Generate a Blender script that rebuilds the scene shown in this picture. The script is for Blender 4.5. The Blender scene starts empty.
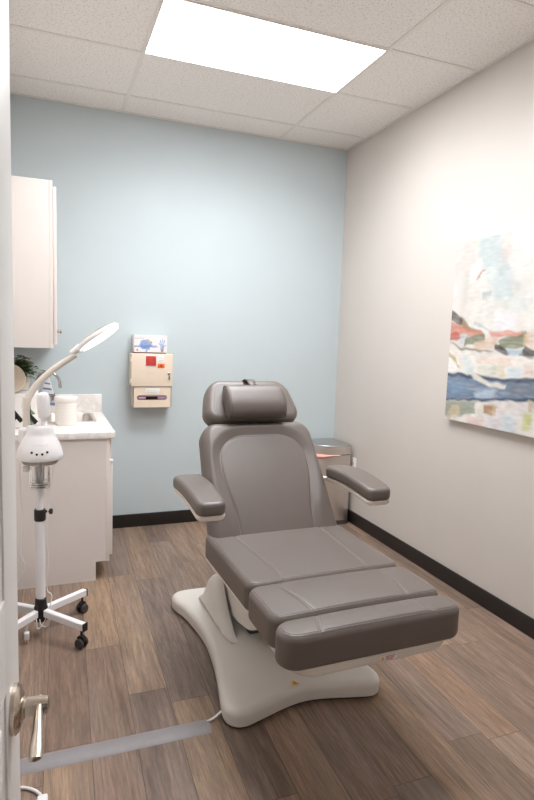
import bpy, math, random
from mathutils import Vector, Matrix, noise
random.seed(7)
SC = bpy.context.scene
COL = SC.collection
PI = math.pi

# ------------------------------------------------------------------ materials
def new_mat(name):
    m = bpy.data.materials.new(name); m.use_nodes = True
    nt = m.node_tree
    return m, nt, nt.nodes['Principled BSDF']

def lin(c):
    return tuple((x/255/12.92 if x/255 <= .04045 else ((x/255+.055)/1.055)**2.4) for x in c)

def mat(name, rgb, rough=.5, metal=0., var=.03, scale=12., bump=0., bscale=200., spec=.5, coat=0., emis=0.):
    """plain procedural material: colour gently varied by noise, optional fine bump"""
    m, nt, b = new_mat(name)
    c = lin(rgb)
    tc = nt.nodes.new('ShaderNodeTexCoord')
    n = nt.nodes.new('ShaderNodeTexNoise'); n.inputs['Scale'].default_value = scale; n.inputs['Detail'].default_value = 4
    nt.links.new(tc.outputs['Object'], n.inputs['Vector'])
    r = nt.nodes.new('ShaderNodeValToRGB')
    r.color_ramp.elements[0].position = .3; r.color_ramp.elements[1].position = .7
    r.color_ramp.elements[0].color = (*[x*(1-var) for x in c], 1)
    r.color_ramp.elements[1].color = (*[min(1, x*(1+var)) for x in c], 1)
    nt.links.new(n.outputs['Fac'], r.inputs['Fac'])
    nt.links.new(r.outputs['Color'], b.inputs['Base Color'])
    b.inputs['Roughness'].default_value = rough; b.inputs['Metallic'].default_value = metal
    b.inputs['Specular IOR Level'].default_value = spec
    b.inputs['Coat Weight'].default_value = coat
    if emis:
        b.inputs['Emission Color'].default_value = (1, .985, .96, 1); b.inputs['Emission Strength'].default_value = emis
    if bump:
        n2 = nt.nodes.new('ShaderNodeTexNoise'); n2.inputs['Scale'].default_value = bscale; n2.inputs['Detail'].default_value = 3
        nt.links.new(tc.outputs['Object'], n2.inputs['Vector'])
        bp = nt.nodes.new('ShaderNodeBump'); bp.inputs['Strength'].default_value = bump; bp.inputs['Distance'].default_value = .002
        nt.links.new(n2.outputs['Fac'], bp.inputs['Height']); nt.links.new(bp.outputs['Normal'], b.inputs['Normal'])
    return m

def brushed(name, rgb, rough=.3, axis=2):
    m, nt, b = new_mat(name)
    tc = nt.nodes.new('ShaderNodeTexCoord'); mp = nt.nodes.new('ShaderNodeMapping')
    s = [220, 220, 220]; s[axis] = 3
    if axis == 2: s = [3, 3, 260]
    mp.inputs['Scale'].default_value = s
    n = nt.nodes.new('ShaderNodeTexNoise'); n.inputs['Scale'].default_value = 1; n.inputs['Detail'].default_value = 3
    nt.links.new(tc.outputs['Object'], mp.inputs['Vector']); nt.links.new(mp.outputs['Vector'], n.inputs['Vector'])
    mr = nt.nodes.new('ShaderNodeMapRange'); mr.inputs['To Min'].default_value = rough*.75; mr.inputs['To Max'].default_value = rough*1.3
    nt.links.new(n.outputs['Fac'], mr.inputs['Value']); nt.links.new(mr.outputs['Result'], b.inputs['Roughness'])
    b.inputs['Base Color'].default_value = (*lin(rgb), 1); b.inputs['Metallic'].default_value = 1
    return m

def attr_mat(name, rough=.6, bump=.15, bscale=90, coat=0.):
    """colour read from a painted 'paint' attribute, with a little brush texture"""
    m, nt, b = new_mat(name)
    a = nt.nodes.new('ShaderNodeAttribute'); a.attribute_name = 'paint'
    nt.links.new(a.outputs['Color'], b.inputs['Base Color'])
    b.inputs['Roughness'].default_value = rough
    tc = nt.nodes.new('ShaderNodeTexCoord')
    n = nt.nodes.new('ShaderNodeTexNoise'); n.inputs['Scale'].default_value = bscale
    nt.links.new(tc.outputs['Object'], n.inputs['Vector'])
    bp = nt.nodes.new('ShaderNodeBump'); bp.inputs['Strength'].default_value = bump; bp.inputs['Distance'].default_value = .002
    nt.links.new(n.outputs['Fac'], bp.inputs['Height']); nt.links.new(bp.outputs['Normal'], b.inputs['Normal'])
    return m

M = {}
M['blue'] = mat('blue_wall_paint', (198, 208, 211), .6, var=.012, scale=3, bump=.08, bscale=260)
M['cream'] = mat('cream_wall_paint', (207, 199, 192), .6, var=.012, scale=3, bump=.08, bscale=260)
M['cream_bounce'] = mat('cream_wall_bounce_paint', (236, 230, 224), .6, var=.012, scale=3, bump=.08, bscale=260)  # cream paint made paler on the unseen walls to bounce more light
M['base'] = mat('black_vinyl_baseboard', (33, 28, 26), .4, var=.05)
M['trim'] = mat('white_trim_paint', (236, 230, 224), .35, var=.01)
M['door'] = mat('white_door_paint', (242, 238, 235), .42, var=.01)
M['cab'] = mat('greige_laminate', (232, 224, 219), .45, var=.012, scale=5)
M['cabedge'] = mat('cream_edge_band', (238, 229, 223), .4, var=.012)
M['dark'] = mat('dark_gap', (40, 35, 32), .8)
M['black'] = mat('black_plastic', (26, 24, 24), .35, var=.05)
M['rubber'] = mat('dark_rubber', (66, 61, 59), .55, var=.05)
M['white'] = mat('white_plastic', (240, 236, 236), .32, var=.01)
M['whitemetal'] = mat('white_enamelled_metal', (246, 243, 245), .3, var=.01)
M['offwhite'] = mat('off_white_moulded_plastic', (224, 218, 211), .42, var=.012, bump=.04, bscale=400)
M['beige'] = mat('beige_plastic', (232, 214, 194), .4, var=.015)
M['armcream'] = mat('cream_arm_plastic', (226, 215, 204), .4, var=.01)
M['vinyl'] = mat('taupe_vinyl', (100, 89, 83), .44, var=.03, scale=8, bump=.12, bscale=420, spec=.8)
M['thread'] = mat('taupe_thread', (146, 134, 127), .7)
M['nickel'] = brushed('satin_nickel', (205, 192, 178), .24, 1)
M['steel'] = brushed('brushed_stainless', (222, 214, 208), .42, 2)
M['steeldark'] = brushed('smoked_steel_lid', (188, 188, 186), .3, 0)
M['chrome'] = brushed('chrome', (200, 198, 196), .12, 0)
M['greymetal'] = mat('grey_rubber_cord_cover', (142, 136, 137), .5, var=.04, scale=30, bump=.1, bscale=150)
M['pink'] = mat('pink_bin_liner', (232, 176, 164), .5, var=.08, scale=40)
M['red'] = mat('red_plastic_window', (196, 66, 60), .35, var=.12, scale=60)
M['orange'] = mat('orange_label', (240, 104, 30), .5)
M['yellow'] = mat('yellow_label', (232, 178, 40), .5)
M['paper'] = mat('white_paper_label', (238, 234, 230), .6)
M['ink'] = mat('grey_ink', (120, 112, 108), .7)
M['blackink'] = mat('black_ink', (20, 18, 18), .7)
M['purple'] = mat('lilac_gloves', (196, 160, 186), .5, var=.08, scale=50)
M['glovebox_dark'] = mat('box_interior', (60, 46, 38), .7)
M['leaf'] = mat('leaf_green', (100, 120, 74), .5, var=.3, scale=30)
M['pot'] = mat('cream_textured_pot', (224, 214, 202), .7, var=.06, scale=60, bump=.5, bscale=90)
M['plate'] = mat('cream_wooden_plate', (232, 216, 196), .55, var=.04, scale=14)
M['label_lines'] = mat('pale_grey_print', (205, 196, 190), .6)
M['canister'] = mat('white_canister_plastic', (236, 229, 222), .4, var=.01)
M['ledlens'] = mat('lamp_diffuser', (250, 250, 250), .3, emis=.9)

def diffuser_mat(k=1.):
    m, nt, b = new_mat('panel_diffuser')
    b.inputs['Base Color'].default_value = (.9, .9, .9, 1)
    b.inputs['Emission Color'].default_value = (.97, 1, 1.035, 1)
    b.inputs['Emission Strength'].default_value = PANEL*k
    return m

def ceiling_mat():
    m, nt, b = new_mat('acoustic_tile')
    tc = nt.nodes.new('ShaderNodeTexCoord')
    v = nt.nodes.new('ShaderNodeTexNoise'); v.inputs['Scale'].default_value = 95; v.inputs['Detail'].default_value = 2; v.inputs['Roughness'].default_value = .6
    nt.links.new(tc.outputs['Object'], v.inputs['Vector'])
    r = nt.nodes.new('ShaderNodeValToRGB')
    c = lin((246, 241, 236)); d = lin((214, 205, 197))
    r.color_ramp.elements[0].position = .32; r.color_ramp.elements[0].color = (*d, 1)
    r.color_ramp.elements[1].position = .46; r.color_ramp.elements[1].color = (*c, 1)
    nt.links.new(v.outputs['Fac'], r.inputs['Fac']); nt.links.new(r.outputs['Color'], b.inputs['Base Color'])
    bp = nt.nodes.new('ShaderNodeBump'); bp.inputs['Strength'].default_value = .3; bp.inputs['Distance'].default_value = .003
    nt.links.new(r.outputs['Color'], bp.inputs['Height']); nt.links.new(bp.outputs['Normal'], b.inputs['Normal'])
    b.inputs['Roughness'].default_value = .9
    return m
M['tile'] = None

def marble_mat():
    m, nt, b = new_mat('pale_marble_laminate')
    tc = nt.nodes.new('ShaderNodeTexCoord')
    n = nt.nodes.new('ShaderNodeTexNoise'); n.inputs['Scale'].default_value = 7; n.inputs['Detail'].default_value = 8; n.inputs['Distortion'].default_value = 2.2
    nt.links.new(tc.outputs['Object'], n.inputs['Vector'])
    r = nt.nodes.new('ShaderNodeValToRGB'); e = r.color_ramp.elements
    e[0].position = .42; e[0].color = (*lin((243, 238, 233)), 1)
    e[1].position = .62; e[1].color = (*lin((245, 240, 236)), 1)
    k = e.new(.5); k.color = (*lin((230, 223, 217)), 1)
    nt.links.new(n.outputs['Fac'], r.inputs['Fac']); nt.links.new(r.outputs['Color'], b.inputs['Base Color'])
    b.inputs['Roughness'].default_value = .3
    return m
M['marble'] = marble_mat()

def floor_mat():
    m, nt, b = new_mat('wood_plank_vinyl')
    a = nt.nodes.new('ShaderNodeAttribute'); a.attribute_name = 'paint'
    sd = nt.nodes.new('ShaderNodeAttribute'); sd.attribute_name = 'seed'
    tc = nt.nodes.new('ShaderNodeTexCoord')
    off = nt.nodes.new('ShaderNodeVectorMath'); off.operation = 'ADD'
    nt.links.new(tc.outputs['Object'], off.inputs[0]); nt.links.new(sd.outputs['Color'], off.inputs[1])
    def nz(scale, detail, dist=0., rough=.6):
        mp = nt.nodes.new('ShaderNodeMapping'); mp.inputs['Scale'].default_value = scale
        nt.links.new(off.outputs['Vector'], mp.inputs['Vector'])
        n = nt.nodes.new('ShaderNodeTexNoise'); n.inputs['Scale'].default_value = 1; n.inputs['Detail'].default_value = detail
        n.inputs['Distortion'].default_value = dist; n.inputs['Roughness'].default_value = rough
        nt.links.new(mp.outputs['Vector'], n.inputs['Vector']); return n
    grain = nz((120, 6, 1), 5, .6, .72); broad = nz((14, 1.5, 1), 4, 1.4); fine = nz((380, 26, 1), 2); mid = nz((44, 2.4, 1), 5, 1.2, .65)
    def ramp(src, p0, p1, c0, c1):
        r = nt.nodes.new('ShaderNodeValToRGB'); e = r.color_ramp.elements
        e[0].position = p0; e[1].position = p1; e[0].color = (c0, c0, c0, 1); e[1].color = (c1, c1, c1, 1)
        nt.links.new(src, r.inputs['Fac']); return r
    r4 = ramp(mid.outputs['Fac'], .32, .68, .76, 1.2); r1 = ramp(grain.outputs['Fac'], .3, .7, .68, 1.22); r2 = ramp(broad.outputs['Fac'], .3, .7, .74, 1.22); r3 = ramp(fine.outputs['Fac'], .3, .7, .86, 1.1)
    cur = a.outputs['Color']
    for r in (r1, r2, r3, r4):
        x = nt.nodes.new('ShaderNodeMix'); x.data_type = 'RGBA'; x.blend_type = 'MULTIPLY'; x.inputs['Factor'].default_value = 1
        nt.links.new(cur, x.inputs['A']); nt.links.new(r.outputs['Color'], x.inputs['B']); cur = x.outputs['Result']
    # greyish wash along broad streaks
    w = nz((9, .9, 1), 3, 1.)
    rw = ramp(w.outputs['Fac'], .48, .72, 0, .4)
    hs = nt.nodes.new('ShaderNodeMix'); hs.data_type = 'RGBA'; hs.inputs['B'].default_value = (*lin((138, 124, 115)), 1)
    nt.links.new(rw.outputs['Color'], hs.inputs['Factor']); nt.links.new(cur, hs.inputs['A'])
    nt.links.new(hs.outputs['Result'], b.inputs['Base Color'])
    mr = nt.nodes.new('ShaderNodeMapRange'); mr.inputs['To Min'].default_value = .38; mr.inputs['To Max'].default_value = .6
    nt.links.new(grain.outputs['Fac'], mr.inputs['Value']); nt.links.new(mr.outputs['Result'], b.inputs['Roughness'])
    bp = nt.nodes.new('ShaderNodeBump'); bp.inputs['Strength'].default_value = .12; bp.inputs['Distance'].default_value = .001
    nt.links.new(grain.outputs['Fac'], bp.inputs['Height']); nt.links.new(bp.outputs['Normal'], b.inputs['Normal'])
    b.inputs['Specular IOR Level'].default_value = .4
    return m
M['floor'] = floor_mat()

def glass_mat(name, tint=(1, 1, 1)):
    m, nt, b = new_mat(name)
    b.inputs['Base Color'].default_value = (*tint, 1); b.inputs['Roughness'].default_value = .02
    b.inputs['Transmission Weight'].default_value = 1; b.inputs['IOR'].default_value = 1.2
    return m
M['glass'] = glass_mat('clear_glass')

# ------------------------------------------------------------------ mesh helpers
WORLD = {}          # object name -> world matrix of the frame its children live in

class MB:
    def __init__(s, M0=None):
        s.v = []; s.f = []; s.mi = []; s.M = M0 or Matrix.Identity(4); s.cur = 0; s.col = None
    def add(s, verts, faces):
        o = len(s.v); s.v += [s.M @ Vector(p) for p in verts]
        s.f += [tuple(o+i for i in f) for f in faces]; s.mi += [s.cur]*len(faces)
    def box(s, lo, hi):
        x0, y0, z0 = lo; x1, y1, z1 = hi
        s.add([(x0,y0,z0),(x1,y0,z0),(x1,y1,z0),(x0,y1,z0),(x0,y0,z1),(x1,y0,z1),(x1,y1,z1),(x0,y1,z1)],
              [(0,3,2,1),(4,5,6,7),(0,1,5,4),(1,2,6,5),(2,3,7,6),(3,0,4,7)])
    def rbox(s, lo, hi, r=.003, R=None, nc=2):
        c = [(a+b)/2 for a, b in zip(lo, hi)]; h = [abs(b-a)/2 for a, b in zip(lo, hi)]
        r = min(r, *h); R = min(max(R or r, r), h[0], h[1])
        v, f, _ = soft(h[0], h[1], h[2], R, r, nr=nc, nR=(0 if R <= r+1e-9 else max(2, nc)), nm=(1, 1, 1))
        s.add([(p[0]+c[0], p[1]+c[1], p[2]+c[2]) for p in v], f)
    def tube(s, pts, rad, n=10, closed=False, cap=True, flat=None):
        pts = [Vector(p) for p in pts]; N = len(pts)
        rads = rad if isinstance(rad, (list, tuple)) else [rad]*N
        T = []
        for i in range(N):
            a = pts[(i-1) % N] if (closed or i > 0) else pts[i]; b = pts[(i+1) % N] if (closed or i < N-1) else pts[i]
            T.append((b-a).normalized())
        up = Vector((0, 0, 1)) if abs(T[0].z) < .9 else Vector((1, 0, 0))
        u = T[0].cross(up).normalized(); vs = []
        for i in range(N):
            u = (u - T[i]*u.dot(T[i])).normalized(); w = T[i].cross(u)
            ra, rb = (rads[i] if isinstance(rads[i], (tuple, list)) else (rads[i], rads[i]))
            for k in range(n):
                a = 2*PI*k/n; vs.append(pts[i] + u*math.cos(a)*ra + w*math.sin(a)*rb)
        fs = []
        for i in range(N if closed else N-1):
            for k in range(n):
                a = i*n+k; b = i*n+(k+1) % n; c = ((i+1) % N)*n+(k+1) % n; d = ((i+1) % N)*n+k
                fs.append((a, b, c, d))
        if cap and not closed:
            fs.append(tuple(range(n-1, -1, -1))); fs.append(tuple((N-1)*n+k for k in range(n)))
        s.add(vs, fs)
    def lathe(s, prof, c=(0, 0, 0), n=32, axis=None, sx=1., sy=1.):
        """prof: (radius, height) pairs; axis: direction of the height"""
        A = Vector(axis).normalized() if axis else Vector((0, 0, 1))
        q = Vector((0, 0, 1)).rotation_difference(A); c = Vector(c)
        vs = []; fs = []; rings = []
        for r, z in prof:
            if r < 1e-6:
                rings.append([len(vs)]); vs.append(c + q @ Vector((0, 0, z)))
            else:
                rings.append([len(vs)+k for k in range(n)])
                vs += [c + q @ Vector((r*sx*math.cos(2*PI*k/n), r*sy*math.sin(2*PI*k/n), z)) for k in range(n)]
        for a, b in zip(rings, rings[1:]):
            for k in range(n):
                k2 = (k+1) % n
                if len(a) == 1 and len(b) == 1: continue
                if len(a) == 1: fs.append((a[0], b[k2], b[k]))
                elif len(b) == 1: fs.append((a[k], a[k2], b[0]))
                else: fs.append((a[k], a[k2], b[k2], b[k]))
        if len(rings[0]) > 1: fs.append(tuple(reversed(rings[0])))
        if len(rings[-1]) > 1: fs.append(tuple(rings[-1]))
        s.add(vs, fs)
    def rings(s, rings, cap0=True, cap1=True):
        n = len(rings[0]); vs = [p for r in rings for p in r]; fs = []
        for i in range(len(rings)-1):
            for k in range(n):
                fs.append((i*n+k, i*n+(k+1) % n, (i+1)*n+(k+1) % n, (i+1)*n+k))
        if cap0: fs.append(tuple(range(n-1, -1, -1)))
        if cap1: fs.append(tuple((len(rings)-1)*n+k for k in range(n)))
        s.add(vs, fs)
    def prism(s, poly, z0, z1, bev=0., steps=3):
        """extrude an xy outline (counter-clockwise) with a rounded top edge"""
        R = [[(x, y, z0) for x, y in poly]]
        if bev <= 0: R.append([(x, y, z1) for x, y in poly])
        else:
            for k in range(steps+1):
                a = k/steps*PI/2
                R.append([(x, y, z1-bev+bev*math.sin(a)) for x, y in offset(poly, -bev*(1-math.cos(a)))])
        s.rings(R)
    def build(s, name, mats, parent=None, smooth=40, paint=None):
        me = bpy.data.meshes.new(name)
        W = WORLD[parent.name] if parent else Matrix.Identity(4)
        I = W.inverted()
        me.from_pydata([tuple(I @ p) for p in s.v], [], s.f)
        for m in (mats if isinstance(mats, (list, tuple)) else [mats]): me.materials.append(m)
        me.polygons.foreach_set('material_index', s.mi)
        if smooth:
            me.shade_smooth(); me.set_sharp_from_angle(angle=math.radians(smooth))
        me.validate(); me.update()
        o = bpy.data.objects.new(name, me); COL.objects.link(o)
        if parent: o.parent = parent
        WORLD[o.name] = W
        return o

def offset(poly, d):
    n = len(poly); out = []
    for i in range(n):
        a = Vector(poly[i-1]); b = Vector(poly[i]); c = Vector(poly[(i+1) % n])
        t = (c-a).normalized(); nrm = Vector((t.y, -t.x))
        out.append(tuple(b+nrm*d))
    return out

def spline(pts, n=6, closed=False):
    P = [Vector(tuple(p)+(0,)*(3-len(p))) for p in pts]; N = len(P); out = []
    for i in range(N if closed else N-1):
        p0 = P[(i-1) % N] if closed or i > 0 else P[i]; p1 = P[i]; p2 = P[(i+1) % N]
        p3 = P[(i+2) % N] if closed or i < N-2 else P[(i+1) % N]
        for k in range(n):
            t = k/n
            out.append(.5*((2*p1)+(p2-p0)*t+(2*p0-5*p1+4*p2-p3)*t*t+(3*p1-p0-3*p2+p3)*t**3))
    if not closed: out.append(P[-1])
    return out

def lsp(a, b, n): return [a+(b-a)*i/n for i in range(n)]
def samp(h, r, R, nr, nR, nm):
    e = lsp(-h, -h+r, nr) + (lsp(-h+r, -h+R, nR) if R > r+1e-9 else [])
    return e + lsp(-(h-R), h-R, max(1, nm))[0:] + [h-R] + [-x for x in reversed(e)] if h-R > 1e-6 else e + [0.] + [-x for x in reversed(e)]

def soft_map(p, hx, hy, hz, R, r):
    x, y, z = p
    ix = max(-(hx-R), min(hx-R, x)); iy = max(-(hy-R), min(hy-R, y))
    dx, dy = x-ix, y-iy; m = max(abs(dx), abs(dy)); L = math.hypot(dx, dy)
    if m > 1e-9:
        nx, ny = dx/L, dy/L; e = R-m
        if e < r and abs(z) > hz-r+1e-9:
            q0, q1 = r-e, abs(z)-(hz-r); k = max(q0, q1)/math.hypot(q0, q1)
            e = r-q0*k; z = math.copysign(hz-r+q1*k, z)
        x, y = ix+nx*(R-e), iy+ny*(R-e)
    return (x, y, z)

def soft(hx, hy, hz, R, r, nr=3, nR=4, nm=(8, 8, 2), deform=None):
    """closed rounded-box surface: plan corner radius R, edge radius r"""
    X = samp(hx, r, R, nr, nR, nm[0]); Y = samp(hy, r, R, nr, nR, nm[1]); Z = samp(hz, r, r, nr, 0, nm[2])
    nx, ny, nz = len(X)-1, len(Y)-1, len(Z)-1
    idx = {}; vs = []
    def V(i, j, k):
        key = (i, j, k)
        if key not in idx:
            p = soft_map((X[i], Y[j], Z[k]), hx, hy, hz, R, r)
            if deform: p = deform(*p)
            idx[key] = len(vs); vs.append(p)
        return idx[key]
    fs = []
    for i in range(nx):
        for j in range(ny):
            fs.append((V(i,j,nz), V(i+1,j,nz), V(i+1,j+1,nz), V(i,j+1,nz)))
            fs.append((V(i,j,0), V(i,j+1,0), V(i+1,j+1,0), V(i+1,j,0)))
    for i in range(nx):
        for k in range(nz):
            fs.append((V(i,0,k), V(i+1,0,k), V(i+1,0,k+1), V(i,0,k+1)))
            fs.append((V(i,ny,k), V(i,ny,k+1), V(i+1,ny,k+1), V(i+1,ny,k)))
    for j in range(ny):
        for k in range(nz):
            fs.append((V(0,j,k), V(0,j,k+1), V(0,j+1,k+1), V(0,j+1,k)))
            fs.append((V(nx,j,k), V(nx,j+1,k), V(nx,j+1,k+1), V(nx,j,k+1)))
    S = lambda x, y, z: (deform(*soft_map((x, y, z), hx, hy, hz, R, r)) if deform else soft_map((x, y, z), hx, hy, hz, R, r))
    return vs, fs, S

# ------------------------------------------------------------------ scene helpers
def tag(o, label, cat, group=None):
    o['label'] = label; o['category'] = cat
    if group: o['group'] = group
    return o
def thing(name, label, cat, loc=(0, 0, 0), rotz=0., group=None):
    o = bpy.data.objects.new(name, None); COL.objects.link(o)
    o.location = loc; o.rotation_euler = (0, 0, rotz); o.empty_display_size = .1
    WORLD[o.name] = Matrix.Translation(loc) @ Matrix.Rotation(rotz, 4, 'Z')
    return tag(o, label, cat, group)
def struct(o):
    o['kind'] = 'structure'; return o
def boxobj(name, lo, hi, m, parent=None, r=0.):
    b = MB(); (b.rbox(lo, hi, r) if r else b.box(lo, hi)); return b.build(name, m, parent)

def paint_sheet(name, origin, ux, uy, w, h, nx, ny, fn, m, parent=None, wob=0.):
    """a flat sheet whose colour is painted by fn(s, t) with t measured downwards"""
    b = MB(); O = Vector(origin); ux = Vector(ux); uy = Vector(uy); cols = []
    vs = []; fs = []
    for j in range(ny+1):
        for i in range(nx+1):
            s, t = w*i/nx, h*j/ny
            vs.append(O+ux*s-uy*t); cols.append(fn(s, t))
    for j in range(ny):
        for i in range(nx):
            a = j*(nx+1)+i; fs.append((a, a+nx+1, a+nx+2, a+1))
    b.add(vs, fs); o = b.build(name, m, parent, smooth=0)
    at = o.data.color_attributes.new('paint', 'FLOAT_COLOR', 'POINT')
    flat = []
    for c in cols: flat += [*c, 1.]
    at.data.foreach_set('color', flat)
    return o

# ------------------------------------------------------------------ room dimensions (metres)
H = 3.07
XL = -2.61                       # left wall
YF = -4.44                       # front wall (the camera stands in its doorway)
PANEL = 11.8
SPREAD = 150
PY0 = -2.78                       # added fill panel, out of view, to brighten the room
M['tile'] = ceiling_mat(); M['panel'] = diffuser_mat(); M['fill_panel'] = diffuser_mat(.5)

# walls
w = MB(); w.box((XL-.1, 0, -.05), (.1, .1, H+.05)); struct(w.build('wall_back', M['blue']))
w = MB(); w.box((0, YF-.12, -.05), (.1, 0, H+.05)); struct(w.build('wall_right', M['cream']))
w = MB(); w.box((XL-.1, YF-.12, -.05), (XL, 0, H+.05)); struct(w.build('wall_left', M['cream_bounce']))
DX0, DX1, DZ = -2.535, -1.60, 2.06   # doorway
w = MB()
w.box((XL, YF-.12, -.05), (DX0, YF, H+.05)); w.box((DX1, YF-.12, -.05), (0, YF, H+.05)); w.box((DX0, YF-.12, DZ), (DX1, YF, H+.05))
struct(w.build('wall_front', M['cream_bounce']))
# baseboards
BH = .103
def baseboard(name, lo, hi):
    struct(boxobj(name, lo, hi, M['base'], r=.004))
baseboard('baseboard_back', (-1.985, -.012, 0), (0, 0, BH))
baseboard('baseboard_right', (-.012, YF, 0), (0, -.012, BH))
baseboard('baseboard_left', (XL, YF, 0), (XL+.012, -.935, BH))
baseboard('baseboard_front', (DX1+.07, YF, 0), (-.012, YF+.012, BH))
# door casing
t = MB(); t.rbox((DX1, YF-.001, 0), (DX1+.065, YF+.015, DZ+.065), .004); t.rbox((DX0, YF-.001, DZ), (DX1, YF+.015, DZ+.065), .004)
struct(t.build('trim_1', M['trim']))
t = MB(); t.box((DX1-.018, YF-.12, 0), (DX1, YF, DZ)); t.box((DX0, YF-.12, DZ-.018), (DX1-.018, YF, DZ)); t.box((DX0, YF-.12, 0), (DX0+.006, YF-.05, DZ-.018))
struct(t.build('trim_2', M['trim']))

# floor: wood-look vinyl planks laid along the room
PW = .1603; PX0 = -1.658
tones = [(118, 98, 84), (124, 103, 88), (112, 95, 83), (130, 107, 90), (121, 101, 88), (109, 93, 82), (127, 106, 91), (116, 97, 84)]
ends = {-6: -.6, -5: -1.3, -4: -2.36, -3: -1.711, -2: -2.118, -1: -1.0, 0: -.38, 1: -.8, 2: -.5, 3: -2.9, 4: -2.05, 5: -2.78, 6: -1.6, 7: -2.2, 8: -1.0, 9: -1.9, 10: -.7}
fixed = {(-4, 0): (112, 91, 78), (-4, -1): (134, 111, 92), (-3, 0): (133, 109, 89), (-3, -1): (112, 92, 79), (-2, 0): (133, 111, 93), (-2, -1): (112, 94, 83),
         (-1, 0): (126, 105, 89), (-1, -1): (113, 97, 87), (-1, -2): (132, 110, 91), (0, -1): (115, 98, 87), (0, 0): (108, 89, 78), (1, 0): (124, 103, 87), (1, 1): (112, 95, 84), (2, 1): (132, 109, 90),
         (5, 0): (124, 103, 90), (5, -1): (112, 93, 79), (4, -1): (134, 110, 90), (7, 0): (134, 110, 91), (7, -1): (120, 100, 86), (-2, 1): (112, 94, 83), (3, 0): (118, 97, 82), (6, -1): (128, 103, 85)}
rg = random.Random(11)
fv = MB(); pc = []; ps = []
fv.box((XL, YF-.9, -.05), (0, 0, -.0012)); nb = 8
SKEW = .028                      # the planks run a touch off the walls
for k in range(-6, 12):
    x0 = PX0+k*PW; x1 = PX0+(k+1)*PW
    e = ends.get(k, rg.uniform(-2.4, -.4)); n = 0
    ys = []
    y = e
    while y < 0: y += 1.22
    j = round((y-e)/1.22)
    top = y
    while top > YF-.9:
        ys.append((top, j)); top -= 1.22; j -= 1
    for top, j in ys:
        a = max(YF-.9, top-1.22); b_ = min(0, top)
        if b_-a < .01: continue
        jj = j-1          # plank 0 is the one that ends (nearest the camera) at e
        tone = fixed.get((k, jj), rg.choice(tones)); f_ = rg.uniform(1.3, 1.48)
        c = tuple(x*f_ for x in lin(tone)); sd = (rg.uniform(0, 50), rg.uniform(0, 50), rg.uniform(0, 50))
        g = .0008
        fv.add([(x0+g+SKEW*a, a+g, 0), (x1-g+SKEW*a, a+g, 0), (x1-g+SKEW*b_, b_-g, 0), (x0+g+SKEW*b_, b_-g, 0)], [(0, 1, 2, 3)])
        pc += [c]*4; ps += [sd]*4
fl = fv.build('floor', M['floor'], smooth=0)
at = fl.data.color_attributes.new('paint', 'FLOAT_COLOR', 'POINT'); s2 = fl.data.color_attributes.new('seed', 'FLOAT_COLOR', 'POINT')
dk = lin((40, 32, 28))
A_, B_ = [], []
for c in [dk]*nb+pc: A_ += [*c, 1.]
for c in [(0, 0, 0)]*nb+ps: B_ += [*c, 1.]
at.data.foreach_set('color', A_); s2.data.foreach_set('color', B_); struct(fl)

# ceiling: acoustic tiles in a grid
GX = [-.608-1.22*k for k in range(2)]; GY = [-.315, -.95] + [-.95-.61*k for k in range(1, 6)]
LX0, LX1, LY0, LY1 = -1.828, -.608, -1.56, -.95
c = MB()
xs = sorted([XL, 0]+GX); ys = sorted([YF, 0]+GY)
for i in range(len(xs)-1):
    for j in range(len(ys)-1):
        if abs(xs[i]-LX0) < .01 and (abs(ys[j]-LY0) < .01 or abs(ys[j]-PY0) < .01): continue
        c.box((xs[i]+.002, ys[j]+.002, H+.004), (xs[i+1]-.002, ys[j+1]-.002, H+.022))
c.box((XL, YF, H+.1), (0, 0, H+.12))
struct(c.build('ceiling', M['tile'], smooth=0))
g = MB(); hw = .0115
M['grid'] = mat('ceiling_grid_enamel', (236, 230, 224), .6, var=.01)
for x in GX: g.box((x-hw, YF, H), (x+hw, 0, H+.006))
for y in GY:
    for a, b in zip(sorted([XL]+GX+[0])[:-1], sorted([XL]+GX+[0])[1:]):
        g.box((a+(hw if a > XL else 0), y-hw, H), (b-(hw if b < 0 else 0), y+hw, H+.006))
struct(g.build('trim_3', M['grid'], smooth=0))
g = MB()
g.box((XL, -.022, H-.001), (0, 0, H+.006)); g.box((-.022, YF, H-.001), (0, -.022, H+.006)); g.box((XL, YF, H-.001), (XL+.022, -.022, H+.006))
struct(g.build('trim_4', M['grid'], smooth=0))

# ceiling light panels: the real one and an added, unseen fill panel
def light_panel(LY0, LY1, label, pm, watts):
    cl = thing('ceiling_light', label, 'ceiling light', ((LX0+LX1)/2, (LY0+LY1)/2, H), 0., 'ceiling light panels')
    b = MB(); e = .012
    for lo, hi in (((LX0, LY0), (LX1, LY0+e)), ((LX0, LY1-e), (LX1, LY1)), ((LX0, LY0+e), (LX0+e, LY1-e)), ((LX1-e, LY0+e), (LX1, LY1-e))):
        b.box((*lo, H-.003), (*hi, H+.012))
    b.build('frame', M['trim'], cl)
    boxobj('diffuser', (LX0+e, LY0+e, H+.001), (LX1-e, LY1-e, H+.006), pm, cl)
    ld = bpy.data.lights.new('panel_lamp', 'AREA'); ld.shape = 'RECTANGLE'; ld.size = LX1-LX0-.05; ld.size_y = LY1-LY0-.05
    ld.energy = watts; ld.color = (.97, 1, 1.035); ld.spread = math.radians(SPREAD)
    lo = bpy.data.objects.new('panel_lamp', ld); COL.objects.link(lo); lo.parent = cl; lo.location = (0, 0, -.004)
light_panel(LY0, LY1, 'bright rectangular panel light in the ceiling nearest the blue wall', M['panel'], 14)
light_panel(PY0, PY0+.61, 'added unseen fill panel light in the ceiling, nearer the doorway', M['fill_panel'], 15)

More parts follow.
